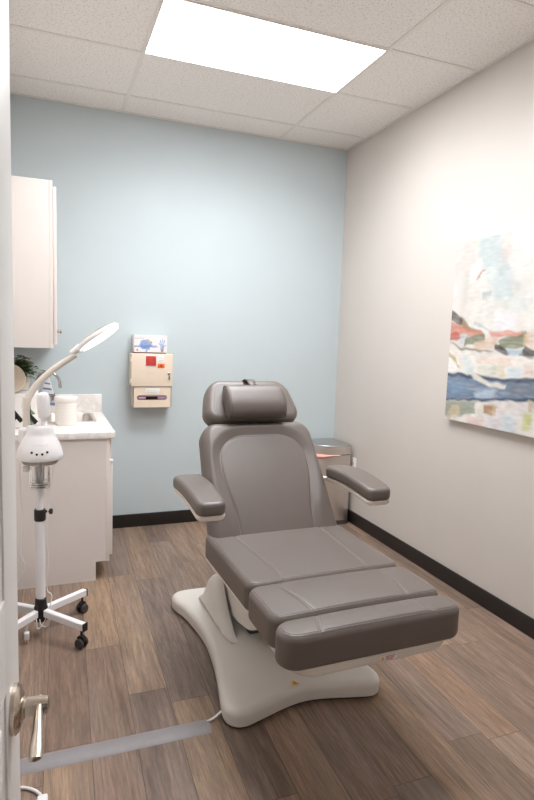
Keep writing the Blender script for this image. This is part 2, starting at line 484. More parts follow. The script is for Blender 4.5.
# ------------------------------------------------------------------ open door with lever
DF, DE = -2.390, -3.497           # face, latch edge
door = thing('door', 'white panelled door standing open at the left edge, satin nickel lever', 'door', (DF-.095, YF+.04, 0))
door['kind'] = 'structure'; door.name = 'door_1'; WORLD['door_1'] = WORLD['door']
DM = Matrix.Translation((DF, DE, 0)) @ Matrix.Rotation(math.radians(-5.7), 4, 'Z') @ Matrix.Translation((-DF, -DE, 0))
b = MB(DM); x0, x1 = DF-.042, DF; y0, y1 = YF+.025, DE; z0, z1 = .012, DZ-.012
st = .108
b.rbox((x0, y0, z0), (x1, y0+st, z1), .002); b.rbox((x0, y1-st, z0), (x1, y1, z1), .002)
for za, zb in ((z0, .24), (1.02, 1.15), (z1-.13, z1)): b.box((x0, y0+st, za), (x1, y1-st, zb))
for za, zb in ((.24, 1.02), (1.15, z1-.13)):
    b.box((x0+.003, y0+st, za), (x1-.003, y1-st, zb))
    b.rbox((x0+.001, y0+st+.03, za+.03), (x1-.0005, y1-st-.03, zb-.03), .003)
b.build('door_leaf', M['door'], door)
hy, hz = DE-.06, .964
hd = MB(DM)
hd.lathe([(.0345, 0), (.0345, .006), (.031, .010), (.024, .013), (.0, .014)], (DF, hy, hz), 36, (1, 0, 0))
lv = hd.build('door_handle', M['nickel'], door)
n_ = MB(DM); n_.lathe([(.0155, .012), (.0155, .016), (.0135, .018), (.0135, .03), (.0125, .048), (.0, .05)], (DF, hy, hz), 24, (1, 0, 0)); n_.build('neck', M['nickel'], lv)
l_ = MB(DM)
pts = spline([(DF+.036, hy+.012, hz), (DF+.0365, hy-.008, hz), (DF+.038, hy-.03, hz-.001), (DF+.0395, hy-.055, hz-.003), (DF+.0405, hy-.08, hz-.005), (DF+.0415, hy-.098, hz-.005), (DF+.042, hy-.104, hz-.005)], 5)
N = len(pts)
rr_ = []
for i in range(N):
    k = i/(N-1); q = max(0, min(1, (k-.3)/.4))
    ra, rb = .0065+(.0088-.0065)*q, .0095+(.0036-.0095)*q
    if k > .93: ra *= 1-.45*((k-.93)/.07)**2
    rr_.append((ra, rb))
l_.tube(pts, rr_, 16)
l_.build('lever', M['nickel'], lv)
s_ = MB(DM); s_.lathe([(.003, 0), (.003, .0006), (0, .0007)], (DF+.033, hy-.001, hz-.0136), 10, (0, 0, -1)); s_.build('set_screw', M['black'], lv)

# ------------------------------------------------------------------ base cabinet, counter, sink, faucet
CX = -2.0; CY = -.93
cab = thing('base_cabinet', 'greige laminate base cabinet under the pale countertop at the left wall', 'cabinet', (-2.3, -.46, 0))
b = MB()
ep = [(XL+.005, 0), (CX-.08, 0), (CX-.08, .118), (CX-.022, .118), (CX-.022, .884), (XL+.005, .884)]
b.rings([[(x, y, z) for x, z in ep] for y in (CY, CY+.018)])
b.box((XL+.005, CY+.018, .118), (CX-.022, -.003, .14)); b.box((XL+.005, CY+.018, .14), (XL+.02, -.003, .884)); b.box((XL+.02, -.02, .14), (CX-.022, -.003, .884))
b.build('carcass', M['cab'], cab)
b = MB(); b.box((CX-.09, CY+.018, 0), (CX-.08, -.003, .118)); b.build('toe_kick', M['dark'], cab)
b = MB(); b.rbox((CX-.022, CY, .115), (CX, CY+.045, .884), .0015); b.rbox((CX-.022, -.048, .115), (CX, -.003, .884), .0015)
b.rbox((CX-.022, CY+.045, .115), (CX, -.048, .15), .0015); b.rbox((CX-.022, CY+.045, .85), (CX, -.048, .884), .0015); b.rbox((CX-.022, CY+.045, .715), (CX, -.048, .755), .0015)
b.build('face_frame', M['cabedge'], cab)
for ya, yb, kn in ((CY+.012, CY/2-.0025, CY/2-.04), (CY/2+.0025, -.012, CY/2+.04)):
    d = boxobj('door', (CX+.001, ya, .15), (CX+.019, yb, .727), M['cabedge'], cab, .002)
    k = MB(); k.lathe([(.005, 0), (.005, .012), (.013, .018), (.013, .024), (0, .027)], (CX+.019, kn, .675), 16, (1, 0, 0)); k.build('knob', M['nickel'], d)
d = boxobj('drawer_front', (CX+.001, CY+.03, .745), (CX+.012, -.03, .865), M['cabedge'], cab, .002)
b = MB(); b.rbox((CX+.001, CY+.006, .727), (CX+.022, CY+.03, .742), .002); b.build('door_bumper', M['white'], cab)

ct = thing('countertop', 'pale marble-look laminate countertop with backsplash on the greige base cabinet', 'countertop', (-2.3, -.46, .884))
SX0, SX1, SY0, SY1 = -2.375, -2.052, -.520, -.105
b = MB(); ex = -1.972; ey = -.940
for lo, hi in (((XL+.003, ey), (ex, SY0)), ((XL+.003, SY1), (ex, -.003)), ((XL+.003, SY0), (SX0, SY1)), ((SX1, SY0), (ex, SY1))):
    b.box((*lo, .885), (*hi, .914))
b.rbox((XL+.003, ey-.004, .877), (ex+.004, ey, .9145), .0018); b.rbox((ex, ey, .877), (ex+.004, -.003, .9145), .0018)
b.build('slab', M['marble'], ct)
b = MB(); b.rbox((XL+.022, -.022, .9145), (ex+.004, -.003, 1.043), .003); b.rbox((XL+.003, ey, .9145), (XL+.021, -.003, 1.043), .003); b.build('backsplash', M['marble'], ct)

sk = thing('sink', 'small rectangular stainless steel sink let into the marble countertop', 'sink', ((SX0+SX1)/2, (SY0+SY1)/2, .75))
def rrect(cx, cy, hx, hy, R, z, n=6):
    out = []
    for sx, sy, a0 in ((1, 1, 0), (-1, 1, PI/2), (-1, -1, PI), (1, -1, 1.5*PI)):
        for k in range(n+1):
            a = a0+PI/2*k/n; out.append((cx+sx*(hx-R)+R*math.cos(a), cy+sy*(hy-R)+R*math.sin(a), z))
    return out
cx, cy = (SX0+SX1)/2, (SY0+SY1)/2; hx, hy_ = (SX1-SX0)/2, (SY1-SY0)/2
b = MB()
R_ = [rrect(cx, cy, hx+.012, hy_+.012, .05, .9146), rrect(cx, cy, hx+.011, hy_+.011, .05, .9172), rrect(cx, cy, hx-.006, hy_-.006, .05, .9172), rrect(cx, cy, hx-.012, hy_-.012, .05, .910),
      rrect(cx, cy, hx-.016, hy_-.016, .05, .79), rrect(cx, cy, hx-.03, hy_-.03, .05, .765), rrect(cx, cy, .04, .04, .039, .757)]
b.rings(R_, cap0=False); b.build('basin', M['steel'], sk)
b = MB(); b.lathe([(.036, .757), (.036, .761), (.026, .762), (.02, .758), (0, .758)], (cx, cy, 0), 24); b.build('drain', M['chrome'], sk)

fa = thing('faucet', 'chrome gooseneck faucet curving over the sink', 'faucet', (-2.42, -.29, .914))
b = MB(); b.lathe([(.028, .9145), (.028, .922), (.02, .93), (.016, .96), (.0, .962)], (-2.42, -.29, 0), 24); b.build('base', M['chrome'], fa)
b = MB(); r = .0095
p = spline([(-2.42, -.29, .95), (-2.42, -.29, 1.08), (-2.417, -.29, 1.145), (-2.400, -.29, 1.190), (-2.365, -.29, 1.218), (-2.325, -.29, 1.220), (-2.288, -.29, 1.200), (-2.268, -.29, 1.165), (-2.264, -.29, 1.125)], 6)
b.tube(p, r, 14); b.build('spout', M['chrome'], fa)
b = MB(); b.lathe([(.0115, 0), (.0115, .022), (.008, .024)], (-2.265, -.29, 1.116), 16); b.build('aerator', M['chrome'], fa)
b = MB(); b.tube([(-2.42, -.3, .95), (-2.42, -.325, .958), (-2.418, -.355, .975)], [.006, .006, .005], 10); b.build('handle', M['chrome'], fa)

# ------------------------------------------------------------------ upper cabinet
UX = -2.311; U0, U1 = 1.403, 2.323
up = thing('wall_cabinet', 'greige upper cabinet hung on the left wall above the counter', 'cabinet', (-2.46, -.46, U0))
b = MB(); b.rbox((XL+.003, CY, U0), (UX-.02, -.003, U1), .002); b.build('carcass', M['cab'], up)
b = MB(); b.rbox((UX-.02, CY, U0-.002), (UX, CY+.04, U1), .002); b.rbox((UX-.02, -.043, U0-.002), (UX, -.003, U1), .002)
b.rbox((UX-.02, CY+.04, U0-.002), (UX, -.043, U0+.04), .002); b.rbox((UX-.02, CY+.04, U1-.05), (UX, -.043, U1), .002); b.build('face_frame', M['cabedge'], up)
for ya, yb, kn in ((CY+.014, CY/2-.002, CY/2-.04), (CY/2+.002, -.014, CY/2+.04)):
    d = boxobj('door', (UX+.002, ya, U0+.022), (UX+.02, yb, U1-.03), M['cabedge'], up, .003)
    kn = ya+.035 if ya < -.6 else yb-.035
    k = MB(); k.lathe([(.005, 0), (.005, .012), (.0125, .016), (.0125, .023), (0, .026)], (UX+.02, kn, 1.497), 16, (1, 0, 0)); k.build('knob', M['nickel'], d)

# ------------------------------------------------------------------ things on the counter
can = thing('canister', 'round white lidded canister standing on the counter in front of the sink', 'canister', (-2.237, -.595, .914))
b = MB(); cxy = (-2.236, -.60, 0)
b.lathe([(.062, .9142), (.066, .918), (.066, 1.055), (.064, 1.058)], cxy, 40); body = b.build('body', M['canister'], can)
b = MB(); b.lathe([(.068, 1.058), (.070, 1.061), (.070, 1.088), (.067, 1.092), (.057, 1.094), (.05, 1.090), (0, 1.090)], cxy, 40); b.build('lid', M['canister'], can)
b = MB()
for z, a0, a1 in ((1.035, 200, 330), (1.022, 200, 320), (1.006, 220, 300), (.994, 205, 335), (.981, 215, 325), (.966, 205, 290), (.953, 210, 320), (.94, 210, 300)):
    ps_ = [(-2.236+.0665*math.cos(math.radians(a)), -.60+.0665*math.sin(math.radians(a)), z) for a in range(a0, a1, 6)]
    b.tube(ps_, (.0006), 6)
b.build('label_print', M['label_lines'], body)

orn = thing('sailboat_ornament', 'white triangular sail ornament with blue stripes and grey starfish behind the sink', 'ornament', (-2.345, -.075, .914))
b = MB(); tri = [(-.07, 0), (.07, 0), (.060, .06), (.010, .245), (-.010, .25)]
b.M = Matrix.Translation((-2.345, -.068, .914+.018)) @ Matrix.Rotation(PI/2, 4, 'X')
b.prism(tri, -.009, .009, .003, 2); sail = b.build('sail', M['paper'], orn)
# painted stripes as thin bands on the sail front
b = MB()
stripes = []
for z, hgt in ((.190, .010), (.150, .013), (.112, .010), (.04, .020)):
    f = lambda q: (-.070+.060*q/.25, .070-.060*q/.25)
    l0, r0 = f(z); l1, r1 = f(z+hgt); b = MB()
    b.add([(-2.345+l0+.004, -.0782, .932+z+.005), (-2.345+r0-.004, -.0782, .932+z-.003), (-2.345+r1-.004, -.0782, .932+z+hgt-.003), (-2.345+l1+.004, -.0782, .932+z+hgt+.005)], [(0, 1, 2, 3)])
    stripes.append(b)
M['stripe'] = mat('blue_stripe_paint', (112, 132, 174), .6, var=.1, scale=80)
for b in stripes: b.build('stripe', M['stripe'], sail, smooth=0)
b = MB(); b.rbox((-2.425, -.092, .9145), (-2.265, -.046, .9325), .004); b.build('hull', M['plate'], orn)
M['star'] = mat('grey_starfish', (142, 132, 128), .7, var=.1, scale=60)
b = MB(); st_ = []
for k in range(10):
    a = PI/2+k*PI/5; r = .034 if k % 2 == 0 else .013; st_.append((r*math.cos(a), r*math.sin(a)))
b.M = Matrix.Translation((-2.300, -.0785, 1.03)) @ Matrix.Rotation(PI/2, 4, 'X'); b.prism(st_, 0, .008, .003, 2); b.build('starfish', M['star'], orn)

bk = thing('storage_basket', 'white storage basket with bold black diagonal bands on the counter', 'basket', (-2.49, -.575, .914))
b = MB(); b.rbox((-2.585, -.72, .9145), (-2.40, -.43, 1.122), .01); body = b.build('body', M['paper'], bk)
def band(b, p, q, w_):
    p = Vector((p[0], 0, p[1])); q = Vector((q[0], 0, q[1])); d = (q-p).normalized(); n = Vector((-d.z, 0, d.x))*w_
    b.add([(v.x, -.7208, v.z) for v in (p-n, q-n, q+n, p+n)], [(0, 1, 2, 3)])
b = MB()
band(b, (-2.578, 1.07), (-2.49, .955), .013); band(b, (-2.58, .93), (-2.515, .985), .008); band(b, (-2.455, 1.0), (-2.408, .945), .013); band(b, (-2.448, 1.075), (-2.448, 1.0), .008); band(b, (-2.45, .93), (-2.41, .93), .012)
b.build('black_band', M['black'], body, smooth=0)
b = MB(); b.add([(-2.446, -.7208, .985), (-2.446, -.7208, .945), (-2.418, -.7208, .945)], [(0, 1, 2)]); b.add([(-2.44, -.7208, 1.03), (-2.44, -.7208, .995), (-2.412, -.7208, 1.0)], [(0, 1, 2)])
M['sage'] = mat('sage_print', (120, 146, 108), .6, var=.1); b.build('green_triangle', M['sage'], body, smooth=0)

pl = thing('potted_plant', 'small leafy green plant in a cream textured pot under the wall cabinet', 'plant', (-2.515, -.50, 1.122))
PXP, PYP = -2.515, -.495
b = MB(); b.lathe([(.048, 1.1225), (.058, 1.127), (.068, 1.170), (.071, 1.21), (.066, 1.21), (.064, 1.198), (0, 1.198)], (PXP, PYP, 0), 32); b.build('pot', M['pot'], pl)
rg = random.Random(3)
fo = MB(); sm = MB()
for k in range(44):
    a = rg.uniform(0, 2*PI); rr = rg.uniform(.015, .10); zt = rg.uniform(1.25, 1.345)-rr*.3
    tip = Vector((PXP+.01+rr*math.cos(a), PYP+.01+rr*math.sin(a)*.55, zt))
    tip.x = max(tip.x, XL+.03)
    sm.tube(spline([(PXP, PYP, 1.19), (PXP+.3*rr*math.cos(a), PYP+.3*rr*math.sin(a), 1.225), tip], 4), .0014, 6)
    for j in range(5):
        ph = rg.uniform(0, 2*PI); c0 = tip+Vector((rg.uniform(-.016, .016), rg.uniform(-.016, .016), rg.uniform(-.035, .008)))
        d = Vector((math.cos(ph), math.sin(ph), rg.uniform(-.5, .6))).normalized(); s_ = d.cross(Vector((0, 0, 1))).normalized(); u_ = s_.cross(d)
        L = rg.uniform(.028, .046); W_ = L*.52
        q = lambda a_, b_, c_: c0+d*a_*L+s_*b_*W_+u_*c_*L
        fo.add([q(0, 0, 0), q(.3, .8, .08), q(.65, .8, .08), q(1, 0, -.06), q(.65, -.8, .08), q(.3, -.8, .08), q(.45, 0, 0)], [(0, 1, 6), (1, 2, 6), (2, 3, 6), (3, 4, 6), (4, 5, 6), (5, 0, 6)])
fo.build('foliage', M['leaf'], pl); sm.build('stem', M['leaf'], pl)

pt = thing('round_plate', 'round cream wooden plate leaning against the plant pot', 'plate', (-2.545, -.67, 1.122))
b = MB(); ax = Vector((.30, -1, .35)).normalized()
b.lathe([(0, 0), (.07, 0), (.088, .006), (.090, .010), (.086, .012), (.066, .007), (0, .007)], (-2.556, -.655, 1.2075), 40, ax); b.build('disc', M['plate'], pt)
# ------------------------------------------------------------------ wall unit: sharps cabinet, glove dispenser, glove box
sh = thing('sharps_cabinet', 'beige lockable sharps cabinet with red window fixed to the blue wall', 'sharps cabinet', (-1.613, -.06, 1.112))
FY = -.125
b = MB(); b.rbox((-1.768, FY+.014, 1.112), (-1.463, -.001, 1.353), .004); b.build('body', M['beige'], sh)
dr = boxobj('door', (-1.768, FY, 1.110), (-1.461, FY+.0125, 1.356), M['beige'], sh, .005)
b = MB(); b.rbox((-1.667, FY-.004, 1.261), (-1.584, FY+.001, 1.343), .002, nc=1); b.build('window_rim', M['paper'], dr)
b = MB(); b.rbox((-1.663, FY-.006, 1.266), (-1.588, FY-.003, 1.338), .006)
b.build('red_window', M['red'], dr)
b = MB(); b.rbox((-1.575, FY-.0015, 1.284), (-1.527, FY+.001, 1.342), .001, nc=1); lab = b.build('label', M['paper'], dr)
b = MB(); b.rbox((-1.575, FY-.002, 1.250), (-1.523, FY+.001, 1.281), .001, nc=1); ol = b.build('biohazard_label', M['orange'], dr)
b = MB()
for a in (90, 210, 330):
    cx_, cz_ = -1.549+.0052*math.cos(math.radians(a)), 1.266+.0052*math.sin(math.radians(a))
    b.tube([(cx_+.005*math.cos(2*PI*k/14), FY-.0024, cz_+.005*math.sin(2*PI*k/14)) for k in range(14)], .0011, 5, closed=True)
b.tube([(-1.549+.0035*math.cos(2*PI*k/12), FY-.0024, 1.266+.0035*math.sin(2*PI*k/12)) for k in range(12)], .0008, 5, closed=True)
b.build('symbol', M['blackink'], ol)
b = MB()
for q, w_ in ((1.328, .036), (1.320, .03), (1.306, .034), (1.298, .026)): b.box((-1.569, FY-.0019, q), (-1.569+w_, FY-.0012, q+.002))
b.build('print_lines', M['label_lines'], lab)
b = MB(); b.box((-1.66, FY-.0006, 1.211), (-1.59, FY+.001, 1.2135)); b.build('embossed_line', M['label_lines'], dr)
b = MB(); b.lathe([(.011, 0), (.011, .004), (.008, .006), (0, .006)], (-1.490, FY, 1.207), 20, (0, -1, 0)); lk = b.build('lock', M['chrome'], dr)
b = MB(); b.rbox((-1.4915, FY-.026, 1.198), (-1.4885, FY-.004, 1.2165), .001, nc=1); b.rbox((-1.4945, FY-.013, 1.164), (-1.4815, FY-.0105, 1.197), .001, nc=1); b.build('key', M['nickel'], lk)
for z in (1.155, 1.31):
    b = MB(); b.lathe([(.006, 0), (.006, .03)], (-1.771, FY+.008, z-.015), 12); b.build('hinge', M['beige'], sh)

gd = thing('glove_dispenser', 'beige glove dispenser with oval slot mounted below the sharps cabinet', 'dispenser', (-1.606, -.055, .953))
F2 = -.115
# front plate with a slotted opening built from an outline
def slot_outline(cx, cz, hw_, r, n=8):
    out = []
    for k in range(n+1):
        a = -PI/2+PI*k/n; out.append((cx+hw_-r+r*math.cos(a), cz+r*math.sin(a)))
    for k in range(n+1):
        a = PI/2+PI*k/n; out.append((cx-hw_+r+r*math.cos(a), cz+r*math.sin(a)))
    return out
b = MB(); X0, X1, Z0, Z1 = -1.752, -1.468, .953, 1.108
so = slot_outline(-1.612, 1.026, .112, .017)
nso = len(so); outer = []
for x, z in so:
    dx, dz = x+1.612, z-1.026
    k = min(((X1+1.612) if dx > 0 else (-(X0+1.612)))/max(abs(dx), 1e-6), ((Z1-1.026) if dz > 0 else (1.026-Z0))/max(abs(dz), 1e-6))
    outer.append((-1.612+dx*k, 1.026+dz*k))
# force the exact corners
for cxn, czn in ((X0, Z0), (X1, Z0), (X1, Z1), (X0, Z1)):
    i = min(range(nso), key=lambda q: (outer[q][0]-cxn)**2+(outer[q][1]-czn)**2); outer[i] = (cxn, czn)
vs = [(x, F2, z) for x, z in outer]+[(x, F2, z) for x, z in so]+[(x, F2+.004, z) for x, z in so]
fs = []
for k in range(nso):
    k2 = (k+1) % nso; fs.append((k, k2, nso+k2, nso+k)); fs.append((nso+k, nso+k2, 2*nso+k2, 2*nso+k))
b.add(vs, fs)
b.box((X0, F2, Z0), (X0+.004, -.001, Z1)); b.box((X1-.004, F2, Z0), (X1, -.001, Z1)); b.box((X0+.004, F2+.001, Z0), (X1-.004, -.001, Z0+.004)); b.box((X0+.004, F2+.001, Z1-.004), (X1-.004, -.001, Z1))
b.build('housing', M['beige'], gd, smooth=20)
b = MB(); b.rbox((-1.742, F2+.03, .965), (-1.478, -.006, 1.095), .004); gb = b.build('glove_pack', M['glovebox_dark'], gd)
b = MB()
for cx_ in (-1.70, -1.675, -1.53, -1.55, -1.515, -1.69):
    b.lathe([(0, -.016), (.016, -.011), (.022, 0), (.016, .011), (0, .016)], (cx_, F2+.022, 1.024), 14, sy=.7)
b.lathe([(0, -.006), (.07, -.004), (.085, 0), (.07, .004), (0, .006)], (-1.612, F2+.028, 1.036), 20, sy=.25)
b.build('gloves', M['purple'], gb)
b = MB(); b.rbox((-1.662, F2-.0012, 1.055), (-1.556, F2+.001, 1.096), .0005, nc=1); lb = b.build('label', M['paper'], gd)
b = MB()
for q, x_ in ((1.084, -1.565), (1.076, -1.585), (1.064, -1.575)): b.box((-1.656, F2-.0016, q), (x_, F2-.0011, q+.0022))
b.build('print_lines', M['label_lines'], lb)

gx = thing('glove_box', 'printed carton of blue gloves lying on top of the sharps cabinet', 'box', (-1.625, -.065, 1.3565))
GX0, GX1, GZ0, GZ1, GYF = -1.749, -1.505, 1.3565, 1.492, -.118
b = MB(); b.rbox((GX0, GYF, GZ0+.008), (GX1, -.012, GZ1), .002, nc=1); b.build('carton', M['paper'], gx)
b = MB(); b.box((GX0+.004, GYF+.002, GZ0), (GX1-.006, -.014, GZ0+.0075)); b.build('carton_base', mat('dark_red_print', (120, 62, 62), .6, var=.3, scale=20), gx)
def seg(s, t, a, b_):
    ax_, ay = a; bx, by = b_; vx, vy = bx-ax_, by-ay
    k = max(0, min(1, ((s-ax_)*vx+(t-ay)*vy)/(vx*vx+vy*vy))); return math.hypot(s-ax_-k*vx, t-ay-k*vy)
def glovefn(s, t):
    n = noise.noise(Vector((s*60, t*60, 3))); c = Vector(lin((238, 232, 232)))
    # inked blue blob at the left
    d = math.hypot((s-.085)/1.25, t-.068)-.036-.014*n
    if d < 0: c = Vector(lin((104, 142, 204))).lerp(Vector(lin((170, 192, 224))), min(1, max(0, .5+noise.noise(Vector((s*150, t*150, 9))))))
    if abs(t-.083-.004*n) < .007 and s < .17: c = c.lerp(Vector(lin((110, 130, 190))), .7)
    if seg(s, t, (.098, .035), (.112, .055)) < .007: c = Vector(lin((206, 178, 150)))
    if seg(s, t, (.095, .1), (.085, .125)) < .006: c = Vector(lin((150, 176, 214)))
    # a gloved hand at the right
    for a, b2, r in (((.205, .10), (.205, .075), .014), ((.2, .08), (.18, .055), .0035), ((.203, .078), (.192, .035), .0035), ((.206, .076), (.207, .025), .0035), ((.209, .078), (.222, .036), .0035), ((.212, .088), (.232, .07), .0038)):
        if seg(s, t, a, b2) < r: c = Vector(lin((186, 204, 230))).lerp(Vector(lin((124, 150, 200))), max(0, min(1, .5+n)))
    if seg(s, t, (.205, .106), (.205, .116)) < .009: c = Vector(lin((176, 140, 116)))
    if math.hypot(s-.022, t-.108) < .008: c = Vector(lin((236, 150, 100)))
    if abs(t-.022) < .003 and s < .07: c = Vector(lin((190, 190, 200)))
    return c
M['paint'] = attr_mat('printed_card', .45, .0)
paint_sheet('printed_front', (GX0+.002, GYF-.0006, GZ1-.002), (1, 0, 0), (0, 0, 1), GX1-GX0-.004, .122, 96, 52, glovefn, M['paint'], gx)

# ------------------------------------------------------------------ wall outlet
wo = thing('wall_outlet', 'white wall outlet plate low on the right wall beside the bin', 'outlet', (-.003, -.37, .49))
b = MB(); b.rbox((-.007, -.405, .433), (0, -.335, .548), .003); pw = b.build('plate', M['white'], wo)
b = MB()
for z in (.455, .50): b.rbox((-.009, -.387, z-.002), (-.0065, -.353, z+.026), .001, nc=1)
b.build('socket', M['trim'], wo)

# ------------------------------------------------------------------ trash can (half round, flat back on the right wall)
tb = thing('trash_can', 'half-round brushed steel trash can with pink liner in the corner', 'trash can', (-.15, -.22, 0))
def dshape(x_back, yc, hw_, dep, n=24, r=.02):
    pts = []
    for k in range(n+1):
        a = PI/2+PI*k/n
        ca, sa = math.cos(a), math.sin(a)
        pts.append((x_back-.06+(dep-.06)*math.copysign(abs(ca)**.85, ca) if abs(ca) > 1e-9 else x_back-.06, yc+hw_*math.copysign(abs(sa)**.85, sa)))
    pts += [(x_back-.015, yc-hw_+.002), (x_back, yc-hw_+.015), (x_back, yc+hw_-.015), (x_back-.015, yc+hw_-.002)]
    return pts     # counter-clockwise seen from above
BX, BYC = -.035, -.215
ds = dshape(BX, BYC, .175, .30)
b = MB(); b.prism(offset(ds, -.004), .035, .575); b.build('body', M['steel'], tb)
b = MB(); b.prism(ds, 0.0, .035, .004); b.build('base_ring', M['rubber'], tb)
b = MB(); b.prism(offset(ds, -.001), .582, .642); lidb = b.build('lid_rim', M['steel'], tb)
b = MB(); b.prism(offset(ds, -.002), .6425, .656, .008); b.build('lid', M['steeldark'], tb)
b = MB(); b.prism(offset(ds, -.006), .574, .583); b.build('gap_gasket', M['rubber'], tb)
ln = MB(); fr = []
outl = offset(ds, .003)[7:24]; n = len(outl); vs = []; fs = []
for i, (x, y) in enumerate(outl):
    k = i/(n-1); hgt = .032*math.sin(PI*min(1, k*1.15))**.7 if k < .87 else 0.001
    wv = .005*math.sin(i*2.1)
    o1 = Vector((x-BX+.15, y-BYC)).normalized()*.012
    vs += [(x, y, .582), (x+o1.x+wv*.5, y+o1.y, .578-hgt*.5), (x+o1.x*.5, y+o1.y*.5+wv*.3, .572-hgt)]
for i in range(n-1):
    for q in (0, 1): fs.append((i*3+q, i*3+q+1, i*3+q+4, i*3+q+3))
ln.add(vs, fs); lo_ = ln.build('liner', M['pink'], tb)
md = lo_.modifiers.new('thickness', 'SOLIDIFY'); md.thickness = .0015

# ------------------------------------------------------------------ canvas painting on the right wall
CW, CH, CT = 1.42, 1.066, 2.109
art = thing('canvas_painting', 'large abstract pastel canvas with navy band hung on the right wall', 'painting', (-.02, -1.51-CW/2, CT-CH))
boxobj('stretcher', (-.0345, -1.51-CW, CT-CH), (-.001, -1.51, CT), mat('raw_canvas', (232, 224, 214), .8, bump=.3, bscale=500), art, .002)
S = []
def stroke(col, pts, soft=.01, a=1., wob=.012): S.append((Vector(lin(col)), pts, soft, a, wob, min(p[0] for p in pts)-.04, max(p[0] for p in pts)+.04, min(p[1] for p in pts)-.04, max(p[1] for p in pts)+.04))
def R4(s0, t0, s1, t1): return [(s0, t0), (s1, t0), (s1, t1), (s0, t1)]
stroke((226, 214, 206), R4(-.05, -.05, .2, .2), .06, .7); stroke((216, 208, 198), R4(.08, .16, .16, .5), .04, .5)
stroke((198, 214, 216), [(.19, -.05), (.37, -.05), (.4, .12), (.47, .24), (.47, .34), (.36, .36), (.26, .2), (.2, .12)], .03, .9)
stroke((214, 224, 222), [(.28, .15), (.45, .2), (.48, .38), (.3, .36)], .05, .7)
stroke((228, 214, 206), R4(.36, -.05, .46, .16), .03, .7); stroke((206, 208, 206), [(.4, .1), (.46, .2), (.56, .3), (.5, .32), (.42, .2)], .02, .6)
stroke((240, 232, 222), R4(.13, .27, .3, .62), .05, .8); stroke((236, 236, 228), R4(.24, .18, .34, .5), .04, .7)
stroke((240, 238, 234), R4(.46, -.05, .8, .24), .05, .8); stroke((244, 238, 230), R4(.55, .3, .8, .52), .05, .8); stroke((222, 232, 230), R4(.44, .34, .62, .42), .04, .6)
stroke((232, 230, 218), R4(.3, .36, .5, .52), .04, .6); stroke((242, 236, 238), R4(.36, .42, .52, .56), .02, .9); stroke((214, 224, 212), R4(.55, .52, .8, .58), .03, .5)
stroke((248, 244, 240), [(.15, .14), (.22, .11), (.24, .14), (.2, .2), (.17, .24), (.13, .25)], .006)
stroke((248, 242, 236), [(.01, .27), (.03, .25), (.035, .31), (.0, .33)], .005)
stroke((200, 120, 96), [(.25, .178), (.265, .182), (.2, .232), (.195, .225)], .003)
stroke((190, 194, 192), [(.25, .32), (.32, .3), (.33, .33), (.255, .355)], .008)
stroke((176, 196, 200), [(.2, .47), (.35, .52), (.35, .53), (.19, .49)], .004, .7)
# horizon band
stroke((222, 214, 206), R4(-.05, .54, .8, .70), .02, .9)
stroke((150, 126, 88), [(.08, .44), (.17, .5), (.27, .53), (.27, .545), (.12, .52), (.06, .47)], .008)
stroke((92, 76, 70), [(-.02, .39), (.06, .43), (.1, .47), (.09, .5), (-.02, .46)], .006)
stroke((216, 130, 104), [(-.02, .47), (.1, .5), (.28, .535), (.3, .56), (.14, .555), (-.02, .54)], .008); stroke((228, 150, 128), [(.33, .53), (.58, .525), (.58, .555), (.35, .56)], .006)
stroke((198, 76, 62), [(-.02, .54), (.06, .53), (.12, .56), (.06, .59), (-.02, .585)], .008); stroke((198, 210, 216), [(.09, .55), (.15, .54), (.14, .6), (.09, .6)], .006)
stroke((124, 128, 96), [(.14, .56), (.3, .545), (.3, .59), (.2, .6), (.13, .62)], .006); stroke((226, 196, 170), [(.22, .59), (.38, .56), (.4, .62), (.22, .635)], .01)
stroke((124, 130, 96), [(.4, .575), (.6, .53), (.6, .6), (.5, .62), (.42, .62)], .006); stroke((206, 176, 134), R4(.585, .54, .64, .6), .006); stroke((232, 208, 196), R4(.62, .53, .8, .62), .02)
stroke((52, 46, 46), [(.38, .6), (.41, .6), (.5, .64), (.47, .66), (.38, .63)], .005); stroke((52, 46, 46), [(.56, .645), (.6, .6), (.66, .63), (.66, .66), (.56, .655)], .005)
stroke((176, 200, 216), R4(.47, .622, .58, .648), .005)
stroke((140, 136, 110), [(.0, .6), (.1, .62), (.3, .635), (.38, .64), (.3, .645), (.1, .635)], .004)
# light middle
stroke((240, 232, 222), [(-.05, .61), (.1, .64), (.3, .66), (.8, .66), (.8, .78), (-.05, .79)], .02)
stroke((238, 206, 190), R4(.26, .672, .5, .69), .006, .8); stroke((242, 212, 198), R4(.24, .69, .52, .708), .008, .8); stroke((200, 178, 124), [(-.01, .65), (.06, .69), (.1, .74), (.08, .76), (.03, .7), (-.01, .68)], .006)
stroke((246, 242, 238), [(-.02, .68), (.07, .72), (.1, .76), (-.02, .775)], .006); stroke((206, 222, 224), [(.12, .66), (.2, .67), (.24, .78), (.15, .78)], .02, .6)
stroke((208, 210, 190), R4(.26, .72, .42, .775), .02, .7); stroke((222, 206, 170), R4(.42, .7, .47, .775), .01, .7); stroke((206, 220, 230), R4(.48, .72, .58, .775), .015, .8); stroke((226, 190, 176), R4(.6, .7, .8, .76), .02, .7)
